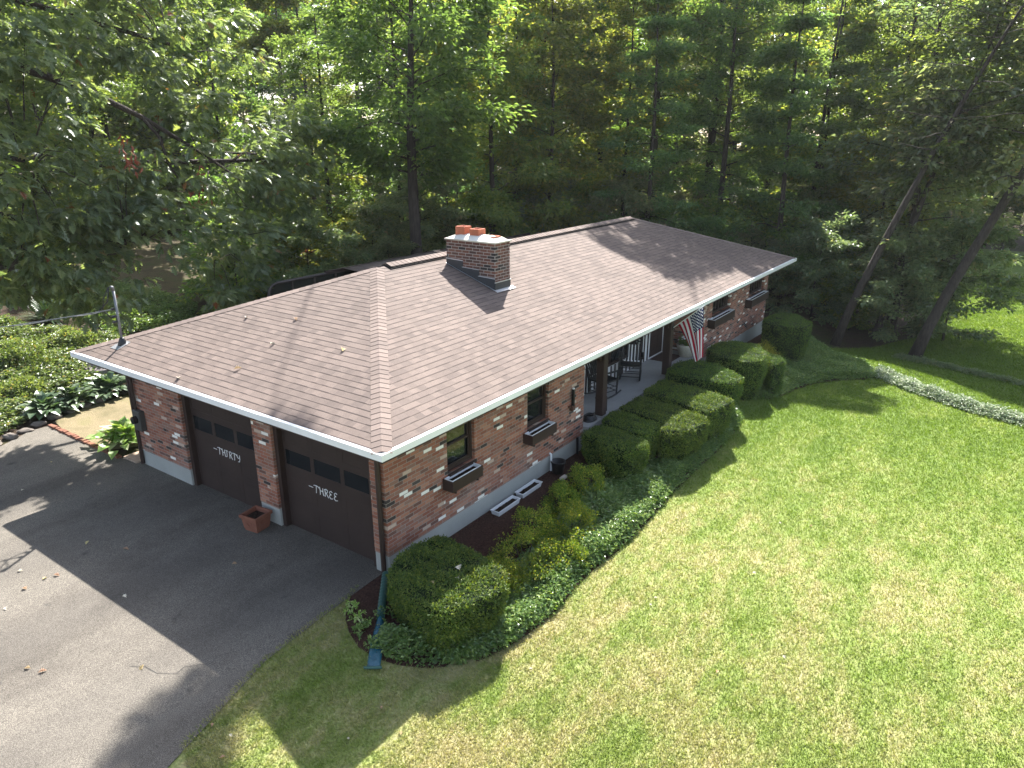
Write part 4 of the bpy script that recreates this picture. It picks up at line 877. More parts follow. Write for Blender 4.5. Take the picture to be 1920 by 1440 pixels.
# drain sleeve lying on the mulch
r = tag(empty('drain_sleeve', (0, 0, 0)), 'green corrugated pipe with flat blue sleeve leading from the downspout across mulch', 'drain pipe')
b = MB(); pts = []; rad = []
for i in range(28):
    t = i/27; x, y = -.10-.80*t, -.0-.66*t; pts.append((x, y, tz(x, y)+.13-.04*t)); rad.append(.062+.006*(i % 2))
b.tube(pts, rad, 12); b.build('pipe', M['green_sleeve'], r)
b = MB(); V = []; nn = 14
for i in range(nn+1):
    t = i/nn; c = Vector((-.90-.72*t, -.66-.56*t, 0)); c.z = tz(c.x, c.y)+.03; w = .055+.045*min(1, t*2.2); hh = .07*(1-t)+.022+.012*math.sin(i*2.1)
    d = Vector((-.61, .79, 0))
    for j in range(9):
        a = PI*j/8; q = c+d*(w*math.cos(a)); q.z += hh*math.sin(a)+.006*math.sin(i*1.7+j*2.3); V.append(tuple(q))
b.add(V, [(i*9+j, i*9+j+1, (i+1)*9+j+1, (i+1)*9+j) for i in range(nn) for j in range(8)]); b.build('sleeve', M['blue_sleeve'], r, True)
b = MB(); c = Vector((-1.64, -1.23, tz(-1.64, -1.23)+.05)); d = Vector((-.61, .79, 0)); b.tube([c+d*.13, c-d*.13], .022, 8); b.build('end_clip', M['green_sleeve'], r)

# flag on its pole
r = tag(empty('flag', (11.25, -.10, 2.03)), 'american flag hanging from an angled pole on the far porch post', 'flag')
P0, P1 = Vector((0.0, -.02, 0)), Vector((.02, -.86, .74))
b = MB(); b.tube([P0, P1], .013, 8); b.lathe([(0, -.02), (.022, 0), (0, .03)], tuple(P1), 8); b.build('flag_pole', M['white'], r)
b = MB(); b.box(-.03, .03, -.03, .02, -.06, .06); b.build('bracket', M['black'], r)
H0, H1 = P0.lerp(P1, .97), P0.lerp(P1, .14); NU, NV = 44, 60; V = []; UVv = []
for j in range(NV+1):
    v = j/NV
    for i in range(NU+1):
        a = i/NU; ae = a*(1-.70*v**.85); p = H0.lerp(H1, ae); p = p.copy(); z_ = p.z-1.45*v-.0*a
        sw = .055*min(1, v*1.6)*math.sin(a*13+v*1.5)+.02*math.sin(a*29+2)*v
        V.append((p.x+sw+.04*v, p.y-.07*v+.01*math.sin(a*9)*v, z_-(H1.z-H0.z)*0)); UVv.append((v, 1-a))
F = [(j*(NU+1)+i, j*(NU+1)+i+1, (j+1)*(NU+1)+i+1, (j+1)*(NU+1)+i) for j in range(NV) for i in range(NU)]
g = G('flag_cloth', .8, .2); un = g.n('ShaderNodeUVMap'); un.uv_map = 'UVMap'; sx = g.n('ShaderNodeSeparateXYZ'); g.l(un.outputs[0], sx.inputs[0]); U, Vv = sx.outputs[0], sx.outputs[1]
st = g.math('LESS_THAN', g.math('MODULO', g.math('FLOOR', g.math('MULTIPLY', Vv, 12.9999)), 2.0), .5); col = g.mix(st, (.62, .62, .62), (.33, .008, .028))
can = g.math('MULTIPLY', g.math('LESS_THAN', U, .40), g.math('GREATER_THAN', Vv, 6/13))
cu = g.math('MULTIPLY', g.math('DIVIDE', U, .40), 12.0); cv = g.math('MULTIPLY', g.math('DIVIDE', g.math('SUBTRACT', Vv, 6/13), 7/13), 10.0)
fu = g.math('SUBTRACT', g.math('FRACT', g.math('ADD', cu, .5)), .5); fv = g.math('SUBTRACT', g.math('FRACT', g.math('ADD', cv, .5)), .5)
ru = g.math('ROUND', cu); rv = g.math('ROUND', cv); par = g.math('LESS_THAN', g.math('ABSOLUTE', g.math('SUBTRACT', g.math('MODULO', g.math('ADD', ru, rv), 2.0), 0.0)), .5)
d2_ = g.math('ADD', g.math('MULTIPLY', g.math('MULTIPLY', fu, fu), 1.0), g.math('MULTIPLY', fv, fv)); star = g.math('MULTIPLY', g.math('LESS_THAN', d2_, .17), par)
ins = g.math('MULTIPLY', g.math('MULTIPLY', g.math('GREATER_THAN', ru, .5), g.math('LESS_THAN', ru, 11.5)), g.math('MULTIPLY', g.math('GREATER_THAN', rv, .5), g.math('LESS_THAN', rv, 9.5)))
col = g.mix(can, col, g.mix(g.math('MULTIPLY', star, ins), (.015, .02, .07), (.75, .75, .75))); g.col(col)
tr = g.n('ShaderNodeBsdfTranslucent'); g.l(col, tr.inputs[0]); mx = g.n('ShaderNodeMixShader'); mx.inputs[0].default_value = .15; g.l(g.p.outputs[0], mx.inputs[1]); g.l(tr.outputs[0], mx.inputs[2]); g.l(mx.outputs[0], g.out.inputs[0])
me = np_mesh('cloth', V, [i for f in F for i in f], [4]*len(F), True, None, [UVv[i] for f in F for i in f]); link_mesh('cloth', me, g.m, r)

# stones edging the drive, boulder, brick edging, steps
def stone(name, label, loc, s, cat, group, mat, seed):
    rr = np.random.default_rng(seed); b = MB(); nr, ns = 7, 10; V = []
    for i in range(nr+1):
        ph = PI*i/nr
        for j in range(ns):
            th = 2*PI*j/ns; k = 1+.16*math.sin(3*th+seed)*math.sin(2*ph)+rr.normal(0, .06)*(0 < i < nr)
            V.append((s[0]*k*math.sin(ph)*math.cos(th), s[1]*k*math.sin(ph)*math.sin(th), s[2]*.9*math.cos(ph)*k+s[2]*.55))
    b.add(V, [(i*ns+j, (i+1)*ns+j, (i+1)*ns+(j+1) % ns, i*ns+(j+1) % ns) for i in range(nr) for j in range(ns)])
    o = b.build(name, mat, None); o.location = loc; o.rotation_euler = (0, 0, rr.uniform(0, 3)); tag(o, label, cat, group); return o
pts = [(-3.2, 11.15), (-2.75, 11.35), (-2.3, 11.45), (-1.9, 11.6), (-1.5, 11.75), (-1.1, 11.95), (-.7, 12.12), (-.3, 12.3), (.15, 12.45), (.6, 12.6), (1.05, 12.7), (1.5, 12.75)]
for i, (x, y) in enumerate(pts):
    stone('edging_stone', 'grey field stone in the row edging the driveway', (x, y, tz(x, y)+.01), (.20, .12, .06+.02*(i % 3)), 'stone', 'stones edging the driveway', M['stone'], i)
stone('boulder', 'broad flat topped boulder on the bank under the eave corner', (2.5, 14.6, tz(2.5, 14.6)), (.62, .42, .28), 'boulder', None, M['boulder'], 50)
b = MB()
for k in range(26):
    y = 8.55+k*.135; b.box(-.22+.01*math.sin(k*2.1), -.10, y, y+.12, 0, .075+.012*math.sin(k*1.7), bev=.01)
tag(b.build('brick_edging', plain('old_edging_brick', (.19, .085, .055), .9, .2, .35, 9)), 'low brick edging between driveway and dry grass', 'edging')
b = MB()
for k in range(7): b.box(-.10+.0, .55, 7.94+k*.082, 7.94+k*.082+.075, 0, .06, bev=.006)
tag(b.build('brick_step', plain('pale_brick', (.36, .27, .20), .9, .2, .25, 9)), 'short pale brick walk at the garage corner', 'walk')
# hosta, yucca, pot
def rosette(name, label, loc, n, leaf, mat, rx, cat, tpl=T_HOSTA, width=.9, tilt=(.1, .9), sub='foliage', h=.3):
    r = tag(empty(name, loc), label, cat); th = RNG.uniform(0, 2*PI, n); el = RNG.uniform(*tilt, n); q = rx*(1-el)*RNG.random(n)
    p = np.c_[np.cos(th)*q, np.sin(th)*q, .03+h*el*RNG.random(n)+h*.3]; fw = np.c_[np.cos(th)*(1-el*.7), np.sin(th)*(1-el*.7), el*.9-.1]; N = np.c_[-np.cos(th)*el, -np.sin(th)*el, np.ones(n)]+rnd(n, .15)
    link_mesh(sub, leaf_mesh(sub, leaf_verts(p, fw, N, RNG.uniform(.75, 1.15, n)*leaf, tpl, width)), mat, r)
    b = MB(); b.lathe([(.05, 0), (.04, h*.5), (.0, h*.6)], (0, 0, 0), 7); b.build('stem', mat, r); return r
rosette('hosta_plant', 'pale green hosta at the garage corner beside the brick edging', (.32, 9.25, .03), 150, .36, M['hosta'], .85, 'plant')
for i, (x, y, lab) in enumerate([(.9, 13.0, 'broad leaved hosta at the left end of the clump behind the dry grass'), (1.9, 13.05, 'broad leaved hosta in the middle of the clump behind the dry grass'), (2.9, 12.9, 'broad leaved hosta of the clump nearest the garage wall'), (3.6, 13.3, 'hosta hidden behind the garage corner'), (.1, 12.9, 'hosta at the stone edging where the clump begins')][:5]):
    rosette('hosta_plant', lab, (x, y, tz(x, y)+.02), 110, .38, M['bluegreen'], .7, 'plant')
T_BLADE = (np.array([(0, -.5, 0), (0, .5, 0), (.6, -.45, .03), (.6, .45, .03), (1, 0, -.06)]), [(0, 2, 3, 1), (2, 4, 3)])
rosette('yucca_plant', 'spiky dark yucca on the bank behind the overhead wire', (3.1, 19.0, tz(3.1, 19)), 170, .95, M['yucca'], .12, 'plant', T_BLADE, .055, (.1, .95), 'foliage', .15)
r = tag(empty('garden_pot', (15.3, 21.6, tz(15.3, 21.6)+.03)), 'pale blue glazed pot in the garden beyond the dark sun room', 'pot'); b = MB(); b.lathe([(.2, 0), (.34, .3), (.36, .6), (.28, .8), (.32, .86), (.26, .86), (.2, .7), (0, .68)], (0, 0, 0), 20); b.build('pot', M['pot_blue'], r, True)
b = MB(); b.lathe([(.0, 0), (.24, .0), (.2, .04), (0, .05)], (0, 0, .685), 14); b.build('soil', M['soil'], r)

# fallen leaves
lv, lf = T_OAK
def fallen(pts, label, group, mats, zf, sz=(.10, .15)):
    for i, (x, y) in enumerate(pts):
        s = RNG.uniform(*sz); a = RNG.uniform(0, 2*PI); v = lv.copy(); v[:, 2] = np.abs(v[:, 1])*.5+.10*np.sin(v[:, 0]*3); v[:, 0] -= .5; v *= s
        me = np_mesh('fallen_leaf', v, [k for f in lf for k in f], [len(f) for f in lf]); o = link_mesh('fallen_leaf', me, mats[i % len(mats)]); o.location = (x, y, zf(x, y)); o.rotation_euler = (RNG.normal(0, .25), RNG.normal(0, .25), a)
        tag(o, label, 'leaf', group)
fallen([(-3.58, 5.32), (-3.44, 4.73), (-3.28, 4.67), (-3.77, 4.69), (-4.18, 4.34), (-4.6, 2.57), (-2.16, 4.52), (-1.31, 2.49), (-2.92, 3.12), (-2.46, 5.31), (-3.67, 1.26), (-4.51, 2.33), (-2.2, 8.6), (-1.2, 9.6)], 'single dry fallen leaf lying on the grey driveway', 'fallen leaves on the driveway', [M['pale_dead'], M['deadleaf'], M['deadleaf'], M['deadleaf']], lambda x, y: .04, (.075, .11))
fallen([(1.45, 5.34), (1.71, 3.86+.2), (.89, 3.77), (.07, 3.77), (-.54, 4.78), (1.17, 2.1)], 'single dry fallen leaf lying on the brown roof shingles', 'fallen leaves on the roof', [M['pale_dead'], M['deadleaf']], lambda x, y: HE+SL*(x-OX0)+.025, (.11, .15))
fallen([(6.27, -4.76), (6.51, -5.3), (2.27, -3.78), (1.35, -5.27), (2.24, -5.98), (2.46, -5.42), (2.49, -3.77), (-2.18, -2.28), (-2.67, -1.82), (-2.03, -1.79), (-.18, -3.0), (-3.69, -.45), (-3.64, -.75), (-3.89, -.95), (4.2, -4.9), (8.8, -4.3)], 'single pale fallen leaf lying in the lawn grass', 'fallen leaves on the lawn', [M['pale_dead'], M['deadleaf']], lambda x, y: tz(x, y)+.04, (.05, .08))
fallen([(-.15, -1.62), (-.45, -1.35), (.1, -1.45)], 'single pale fallen leaf lying on top of the near corner hedge', 'fallen leaves on the hedge', [M['pale_dead'], M['deadleaf']], lambda x, y: .68)

# ------------------------------------------------------------------ trees
LITX = 12.3
GARDEN_LIT = [(9, 20.5), (13.5, 17), (17.5, 15.5), (19.5, 21), (13, 27)]; FAR_LIT = [(29, -6.0), (48, -5), (48, -11), (27, -9.5)]; STRIP_LIT = [(19.0, -3.8), (21.3, -2.6), (22.4, -3.4), (20.8, -5.5), (17.8, -8.3), (16, -12), (14, -12), (15.5, -8)]
HEDGE_LIT = [(5, -2.7), (5, -1.0), (14.6, -1.0), (14.6, -2.6)]
BANK_LIT = [(-.5, 11.5), (3.2, 12), (4.8, 14), (5.0, 19), (2.5, 20), (-1, 17)]
LAWN_LIT = [(-3.2, -2.7), (11, -2.7), (13.6, -2.7), (14.0, -3.0), (14.4, -4.9), (16.3, -5.4), (16.9, -4.2), (18.2, -4.8), (16.5, -8), (15.0, -11), (9, -13), (0, -11), (-4, -4)]
def casts_on_lit(P):
    """which of the points P throw their shadow on ground or roof that the sun reaches in the place"""
    P = np.asarray(P, float); s = np.array([SUNV.x, SUNV.y, SUNV.z]); hit = np.zeros(len(P), bool)
    for nrm, off in (((0, -SL, 1.0), HE-SL*OY0), ((-SL, 0, 1.0), HE-SL*OX0)):
        nrm = np.array(nrm); t = (P@nrm-off)/(s@nrm); q = P-t[:, None]*s; up = t > 0
        if nrm[1]: hit |= up & (q[:, 1] > OY0) & (q[:, 1] < OY0+hw) & (q[:, 0] > OX0) & (q[:, 0] < LITX) & (q[:, 0]-OX0 > q[:, 1]-OY0-.2)
        else: hit |= up & (q[:, 0] > OX0) & (q[:, 0] < OX0+hw) & (q[:, 1] > OY0) & (q[:, 1] < OY1) & (q[:, 1]-OY0 > q[:, 0]-OX0-.2) & (OY1-q[:, 1] > q[:, 0]-OX0-.6)
    t = (P[:, 2]-1.5)/s[2]; q = P-t[:, None]*s; hit |= (t > 0) & in_poly(q[:, 0], q[:, 1], GARDEN_LIT)
    t = (P[:, 2]-.9)/s[2]; q = P-t[:, None]*s; hit |= (t > 3) & in_poly(q[:, 0], q[:, 1], HEDGE_LIT)
    t = (P[:, 2]+1.0)/s[2]; q = P-t[:, None]*s; hit |= (t > 2) & (in_poly(q[:, 0], q[:, 1], FAR_LIT) | in_poly(q[:, 0], q[:, 1], STRIP_LIT))
    t = (P[:, 2]-1.0)/s[2]; q = P-t[:, None]*s; hit |= (t > 0) & in_poly(q[:, 0], q[:, 1], BANK_LIT)
    t = (P[:, 2]+.2)/s[2]; q = P-t[:, None]*s
    hit |= in_poly(q[:, 0], q[:, 1], LAWN_LIT) | ((q[:, 0] > -5.5) & (q[:, 0] < -2.4) & (q[:, 1] > .9) & (q[:, 1] < 8.0)) | ((q[:, 0] > -1.2) & (q[:, 0] < 1.5) & (q[:, 1] > 8.2) & (q[:, 1] < 12))
    return hit

def branch_path(p, d, L, n, wob, droop, rr):
    pts = [np.array(p, float)]; d = np.array(d, float)/np.linalg.norm(d)
    for i in range(n):
        d = d+rr.normal(0, wob, 3)+np.array([0, 0, -droop]); d /= np.linalg.norm(d); pts.append(pts[-1]+d*L/n)
    return pts
def make_tree(seed, H, r, base, leaf, nleaf, tpl, width, mat, bark, trunk=.25, limbs=34, sub=5, up=.35, droop=.05, clump=(.75, .75, .42), shape='oval', tier=False, flat=1.0, hang=0.0, lean=(0, 0), cull=None, origin=(0, 0, 0), ttop=.95):
    """trunk mesh and crown mesh at the origin; crown = leaf sprays round the ends of real limbs"""
    rr = np.random.default_rng(seed); b = MB(); tr = []
    for i in range(13):
        t = i/12; tr.append(np.array([lean[0]*t**1.2+.16*math.sin(t*5+seed)*t, lean[1]*t**1.2+.16*math.sin(t*4+seed*2)*t, H*ttop*t]))
    b.tube([tuple(p) for p in tr], [trunk*(1.25 if i == 0 else 1.0)*(1-.88*(i/12)**1.15) for i in range(13)], 9)
    C = []; O = []
    for k in range(limbs):
        f = (k+rr.uniform(0, .8))/limbs; h = base+(1-base)*f*.97
        if tier: h = base+(1-base)*(math.floor(f*limbs/4)+rr.uniform(0, .25))/(limbs/4)
        u = (h-base)/(1-base)
        prof = {'oval': math.sin(PI*min(1, max(.12, .12+u*.86)))**.7, 'cone': (1-u*.88), 'flat': .55+.45*math.sin(PI*u)}[shape]
        L = r*prof*rr.uniform(.72, 1.12); az = k*2.39996+rr.uniform(-.5, .5); i = min(11, int(h*12)); fr = min(1, h*12-i); p0 = tr[i]*(1-fr)+tr[i+1]*fr
        d = (math.cos(az), math.sin(az), up*(1 if shape != 'cone' else .6)+u*.35); path = branch_path(p0, d, L, 6, .13, droop, rr)
        r0 = max(.016, trunk*.26*(1-h*.75)); b.tube([tuple(q) for q in path], [r0*(1-.85*j/6) for j in range(7)], 5, False)
        for s_ in range(sub):
            j = rr.integers(2, 7); q0 = path[j]; dd = rr.normal(0, 1, 3)*np.array([1, 1, .45])+np.array(d)*.8; Ls = L*rr.uniform(.16, .36)
            if s_ == 0: q0 = path[6]; dd = np.array(d); Ls = L*.1
            if cull is not None and cull(np.array([q0])+np.array(origin)).any(): continue
            sp = branch_path(q0, dd, Ls, 3, .2, droop, rr); b.tube([tuple(q) for q in sp], [r0*.32, r0*.22, r0*.14, r0*.06], 4, False)
            C.append(sp[-1]); C.append(sp[2]*.6+sp[1]*.4); C.append(q0); O += [unit(np.array([sp[-1]-p0]))[0]]*3
    C.append(tr[-1]); O.append(np.array([0, 0, 1.])); C = np.array(C); O = np.array(O)
    w = rr.uniform(.15, 1.6, len(C)); ci = rr.choice(len(C), nleaf, p=w/w.sum()); off = rr.normal(0, 1, (nleaf, 3)); off /= np.linalg.norm(off, axis=1, keepdims=True); off *= rr.random((nleaf, 1))**.5
    p = C[ci]+off*np.array(clump)*(.74*rr.uniform(.7, 1.35, len(C))[ci])[:, None]; p[:, 2] -= hang*rr.random(nleaf)
    fw = O[ci]*.55+off*.75+rr.normal(0, .45, (nleaf, 3)); fw[:, 2] = fw[:, 2]*.5-.22-hang*.6
    N = rr.normal(0, .42, (nleaf, 3))+np.array([0, 0, 1.0])*flat+off*.45
    if cull is not None:
        bad = cull(p+np.array(origin)); p, fw, N = p[~bad], fw[~bad], N[~bad]
    size = rr.uniform(.7, 1.25, len(p))*leaf
    nm = 'crown'; cm = leaf_mesh(nm, leaf_verts(p, fw, N, size, tpl, width)); cm.materials.append(mat)
    loops = [i for f in b.f for i in f]; tm = np_mesh('trunk', b.v, loops, [len(f) for f in b.f], True); tm.materials.append(bark)
    return tm, cm, H
def plant(kind, x, y, h, rz, name, label, group, cat='tree', z=None, sxy=1.0, tilt=None):
    tm, cm, H = KIND[kind]; s = h/H; r = tag(empty(name, (x, y, (tz(x, y) if z is None else z)-.08), rz), label, cat, group); r.scale = (s*sxy, s*sxy, s)
    if tilt: r.rotation_euler = (tilt[0], tilt[1], rz)
    for nm, me in (('trunk', tm), ('crown', cm)):
        o = bpy.data.objects.new(nm, me); COL.objects.link(o); o.parent = r
    return r
KIND = {}
Lf = T_LEAF
KIND['dark'] = make_tree(11, 24, 4.6, .36, .27, 16500, Lf, .5, M['dark_leaf'], M['bark'], .30, 36, 6, .35, .04, (1.0, 1.0, .55))
KIND['dark2'] = make_tree(12, 24, 4.2, .28, .27, 16500, Lf, .5, M['dark_leaf'], M['bark'], .27, 36, 6, .25, .06, (.95, .95, .6), hang=.25)
KIND['maple'] = make_tree(13, 17, 4.2, .16, .24, 16500, Lf, .7, M['maple_leaf'], M['bark'], .2, 36, 6, .35, .05, (.85, .85, .4))
KIND['maple2'] = make_tree(14, 17, 3.6, .10, .24, 17000, Lf, .7, M['maple_leaf'], M['bark'], .17, 34, 6, .45, .06, (.8, .8, .38), hang=.2)
KIND['beech'] = make_tree(15, 18, 4.0, .10, .19, 16500, Lf, .6, M['beech_leaf'], M['bark'], .17, 44, 7, .10, .015, (.85, .85, .2), 'cone', True, 1.6)
KIND['pale'] = make_tree(16, 18, 4.4, .22, .23, 16500, Lf, .62, M['pale_leaf'], M['bark_grey'], .22, 40, 6, .15, .05, (.9, .9, .3), 'oval', False, 1.4)
KIND['slim'] = make_tree(17, 20, 2.9, .30, .23, 18000, Lf, .55, M['maple_leaf'], M['bark'], .13, 28, 5, .3, .05, (.8, .8, .4))
KIND['under'] = make_tree(18, 6, 2.4, .08, .19, 8000, Lf, .6, M['dark_leaf'], M['bark'], .06, 28, 5, .45, .06, (.55, .55, .28))
KIND['under2'] = make_tree(19, 5, 2.2, .06, .19, 7000, Lf, .65, M['maple_leaf'], M['bark'], .05, 26, 5, .35, .06, (.5, .5, .22), flat=1.3)
KIND['rust'] = make_tree(20, 5, 1.9, .10, .16, 8000, Lf, .6, M['rust_leaf'], M['bark'], .05, 22, 5, .4, .06, (.5, .5, .25))
KIND['under3'] = make_tree(21, 5, 2.4, .06, .19, 8000, Lf, .6, M['pale_leaf'], M['bark'], .05, 26, 5, .25, .05, (.55, .55, .2), flat=1.4)

rt = random.Random(5)
def hmax(x, y, r, h):
    zb = tz(x, y)
    while h > 3:
        zz = np.linspace(h*.35, h, 9); P = []
        for z in zz:
            w = r*.8*(1 if z < h*.85 else .45)
            for a in (-1, 0, 1): P.append((x-SUNV.y*w*a*1.1, y+SUNV.x*w*a*1.1, zb+z))
        if not casts_on_lit(P).any(): return h
        h -= .7
    return 0
def look(u, D):                                       # a place D metres from the viewer on the bearing of column u, for laying out the wood
    a = YAW-math.atan((u-960)/FPX); return CAM.x+D*math.cos(a), CAM.y+D*math.sin(a)
# trees one can pick out
SPEC = {'dark': (24, 4.6, .36, .27, 16500, .5, 'dark_leaf', .27, 36, 6, .35, .04, (1, 1, .55), 'oval', False, 1.0), 'dark2': (24, 4.2, .28, .27, 16500, .5, 'dark_leaf', .26, 36, 6, .25, .06, (.95, .95, .6), 'oval', False, 1.0),
        'beech': (18, 4.0, .08, .19, 16500, .6, 'beech_leaf', .15, 44, 7, .10, .015, (.85, .85, .2), 'cone', True, 1.6), 'maple': (17, 4.2, .16, .24, 16500, .7, 'maple_leaf', .18, 36, 6, .35, .05, (.85, .85, .4), 'oval', False, 1.0),
        'maple2': (17, 3.6, .1, .24, 17000, .7, 'maple_leaf', .16, 34, 6, .45, .06, (.8, .8, .38), 'oval', False, 1.0), 'slim': (20, 2.9, .3, .23, 16000, .55, 'maple_leaf', .11, 28, 5, .3, .05, (.8, .8, .4), 'oval', False, 1.0),
        'pale': (18, 4.4, .20, .26, 7500, .62, 'pale_leaf', .2, 40, 6, .15, .05, (.9, .9, .3), 'oval', False, 1.4)}
SEED = [100]
def own_tree(kd, x, y, h, rz, name, label, group, sxy=1.0):
    SEED[0] += 1; a = SPEC[kd]; k = h/a[0]; z = tz(x, y)
    tm, cm, H = make_tree(SEED[0], h, a[1]*k*sxy, a[2], a[3], a[4], Lf, a[5], M[a[6]], M['bark'], a[7], a[8], a[9], a[10], a[11], a[12], a[13], a[14], a[15], cull=casts_on_lit, origin=(x, y, z))
    r = tag(empty(name, (x, y, z-.08)), label, 'tree', group)
    for n2, me in (('trunk', tm), ('crown', cm)): o = bpy.data.objects.new(n2, me); COL.objects.link(o); o.parent = r
SPOT = [
 ('dark2', (29.5, 9.2), 25, 1.2, 'tall dark tree behind the far ridge end, its trunk bare to mid height', .95),
 ('dark', (32.8, 7.4), 24, 2.6, 'dark tree with forked upper trunk behind the far right hip', .9),
 ('beech', (28.0, 1.9), 15, .7, 'layered green beech with tiers of flat foliage beyond the far house corner', 1.05),
 ('beech', (32.5, 1.6), 16.5, 2.2, 'taller layered beech behind the first one at the right of the house', .95),
 ('maple', (31.0, 17.2), 17, .2, 'sunlit yellow green maple behind the middle of the ridge', 1.0),
 ('maple2', (20.4, 25.5), 16, 1.0, 'bright green maple between the big oak and the tall dark oak', 1.05),
 ('slim', (16.2, 27.5), 15, 2.1, 'slender maple with thin pale trunk at the back of the garden', 1.0)]
for kd, (x, y), h, rz, lab, sxy in SPOT:
    own_tree(kd, x, y, h, rz, {'dark': 'oak_tree', 'dark2': 'oak_tree', 'beech': 'beech_tree', 'maple': 'maple_tree', 'maple2': 'maple_tree', 'slim': 'maple_tree'}[kd], lab, 'tall trees behind the house', sxy=sxy)
tm, cm, H = make_tree(41, 22, 3.6, .40, .25, 16500, Lf, .5, M['dark_leaf'], M['bark'], .27, 40, 6, .35, .04, (1.0, 1.0, .55), ttop=.63, cull=casts_on_lit, origin=(13.3, 11.3, tz(13.3, 11.3)))
r = tag(empty('oak_tree', (13.3, 11.3, tz(13.3, 11.3)-.08)), 'tall dark oak with bare lower trunk standing just behind the chimney', 'tree', 'tall trees behind the house')
for n2, me in (('trunk', tm), ('crown', cm)): o = bpy.data.objects.new(n2, me); COL.objects.link(o); o.parent = r
tg = np.array([(-5.1, -1.2), (-4.6, -.9), (-4.2, -.55), (-3.9, -.3), (-3.5, .0), (-3.35, .25), (-4.0, .1), (-4.5, -.2), (-5.0, -.5), (-4.9, -1.6), (-4.4, -1.2), (-3.7, -.35)])
rq = np.random.default_rng(9); hz = rq.uniform(19.6, 21.4, len(tg)); sv = np.array(SUNV); cl = np.c_[tg, np.zeros(len(tg))]+sv*(hz/sv[2])[:, None]
m_ = 110; ci = np.repeat(np.arange(len(cl)), m_); of = unit(rq.normal(0, 1, (len(ci), 3)))*rq.random((len(ci), 1))**.5; pp = cl[ci]+of*np.array([.55, .4, .3]); kp = ~casts_on_lit(pp); pp, of = pp[kp], of[kp]
base_ = np.array([13.3, 11.3, tz(13.3, 11.3)-.08])
o = link_mesh('limb_leaves', leaf_mesh('limb_leaves', leaf_verts(pp-base_, of+rq.normal(0, .4, pp.shape), np.array([0, 0, 1.])+of*.5+rq.normal(0, .4, pp.shape), rq.uniform(.18, .32, len(pp)), Lf, .55)), M['dark_leaf'], r)
b = MB()
cm_ = cl.mean(0)-base_; b.tube([(0, 0, 13.6), tuple(cm_*.5+np.array([0, 0, 7.2])), tuple(cm_)], [.03, .02, .012], 5)
for c_ in cl: b.tube([tuple(cm_), tuple(c_-base_)], [.012, .005], 4)
b.build('limb', M['bark'], r)
# leaning trees at the right
for nm, seed, (x, y), H, r_, base, trunk, lean, mat, lab in (
    ('leaning_tree', 31, (23.3, -2.1), 15.5, 4.0, .50, .17, (4.2, -4.9), 'pale_leaf', 'grey trunked tree leaning right at the wood edge past the house corner'),
    ('leaning_tree', 33, (23.3, -5.0), 16, 4.6, .42, .21, (4.6, -5.4), 'pale_leaf', 'biggest leaning tree standing at the edge of the far lawn strip'),
    ('leaning_tree', 35, (25.8, -3.2), 14, 3.2, .5, .15, (2.2, -2.2), 'dark_leaf', 'thin dark trunk leaning between the two grey leaning trees')):
    tm, cm, H = make_tree(seed, H, r_, base, .25, 7500, Lf, .6, M[mat], M['bark'], trunk, 34, 5, .12, .05, (.9, .9, .28), 'flat', False, 1.4, .1, lean, casts_on_lit, (x, y, tz(x, y)))
    r = tag(empty(nm, (x, y, tz(x, y)-.08)), lab, 'tree', 'leaning trees at the right')
    for n2, me in (('trunk', tm), ('crown', cm)): o = bpy.data.objects.new(n2, me); COL.objects.link(o); o.parent = r
for kd, (x, y), h, rz, lab in (('under3', (25.6, -3.9), 4.5, .4, 'low pale understory tree with drooping sprays between the leaning trunks'), ('under3', (27.0, -5.6), 5.0, 1.9, 'pale bushy tree overhanging the far lawn beside the biggest leaning trunk'), ('under3', (25.4, -.6), 4.5, 3.9, 'pale bush behind the first leaning trunk'),
    ('pale', (27.2, -3.6), 10.5, 2.3, 'pale airy tree with low drooping sprays in front of the leaning trunks'),
    ('pale', (30, -3.2), 17, .3, 'pale leaved tree rising behind the leaning trunks'), ('maple2', (33.5, 1.6), 17, 1.1, 'yellow tinged tree top right of the layered beech')):
    if kd.startswith('under'): plant(kd, x, y, h, rz, 'understory_tree', lab, 'trees at the right edge of the wood')
    else: own_tree(kd, x, y, h, rz, 'broadleaf_tree', lab, 'trees at the right edge of the wood')
# the wood: rows of trees from near to far
LBL = {'dark': ('oak_tree', 'tall dark green oak crowded among the trees of the wood'), 'dark2': ('oak_tree', 'tall drooping dark oak crowded among the trees of the wood'), 'maple': ('maple_tree', 'yellow green maple crowded among the trees of the wood'), 'maple2': ('maple_tree', 'narrow yellow green maple crowded among the trees of the wood'),
       'beech': ('beech_tree', 'layered cool green beech among the trees of the wood'), 'pale': ('broadleaf_tree', 'pale leaved tree crowded among the trees of the wood'), 'slim': ('maple_tree', 'slender thin trunked maple among the trees of the wood'),
       'under': ('understory_tree', 'low dark green bush of the undergrowth at the wood edge'), 'under2': ('understory_tree', 'low yellow green bush of the undergrowth at the wood edge'), 'under3': ('understory_tree', 'low pale bush of the undergrowth at the wood edge'), 'rust': ('understory_tree', 'small rust coloured bush in the undergrowth at the wood edge')}
placed = [(s_[1][0], s_[1][1], 2.4) for s_ in SPOT]+[(13.3, 11.3, 2.4)]
def ok_ground(x, y):
    if in_poly(np.array([x]), np.array([y]), GARDEN)[0]: return False
    if y < 12.2 and x < 23.2: return False
    if y < 12 and x < 26 and x > 20 and y < 4: return False
    if y < -3.2 and x < 62: return False                                  # the far lawn
    if x < 8 and y < 24: return False                                     # the bank on the left
    return True
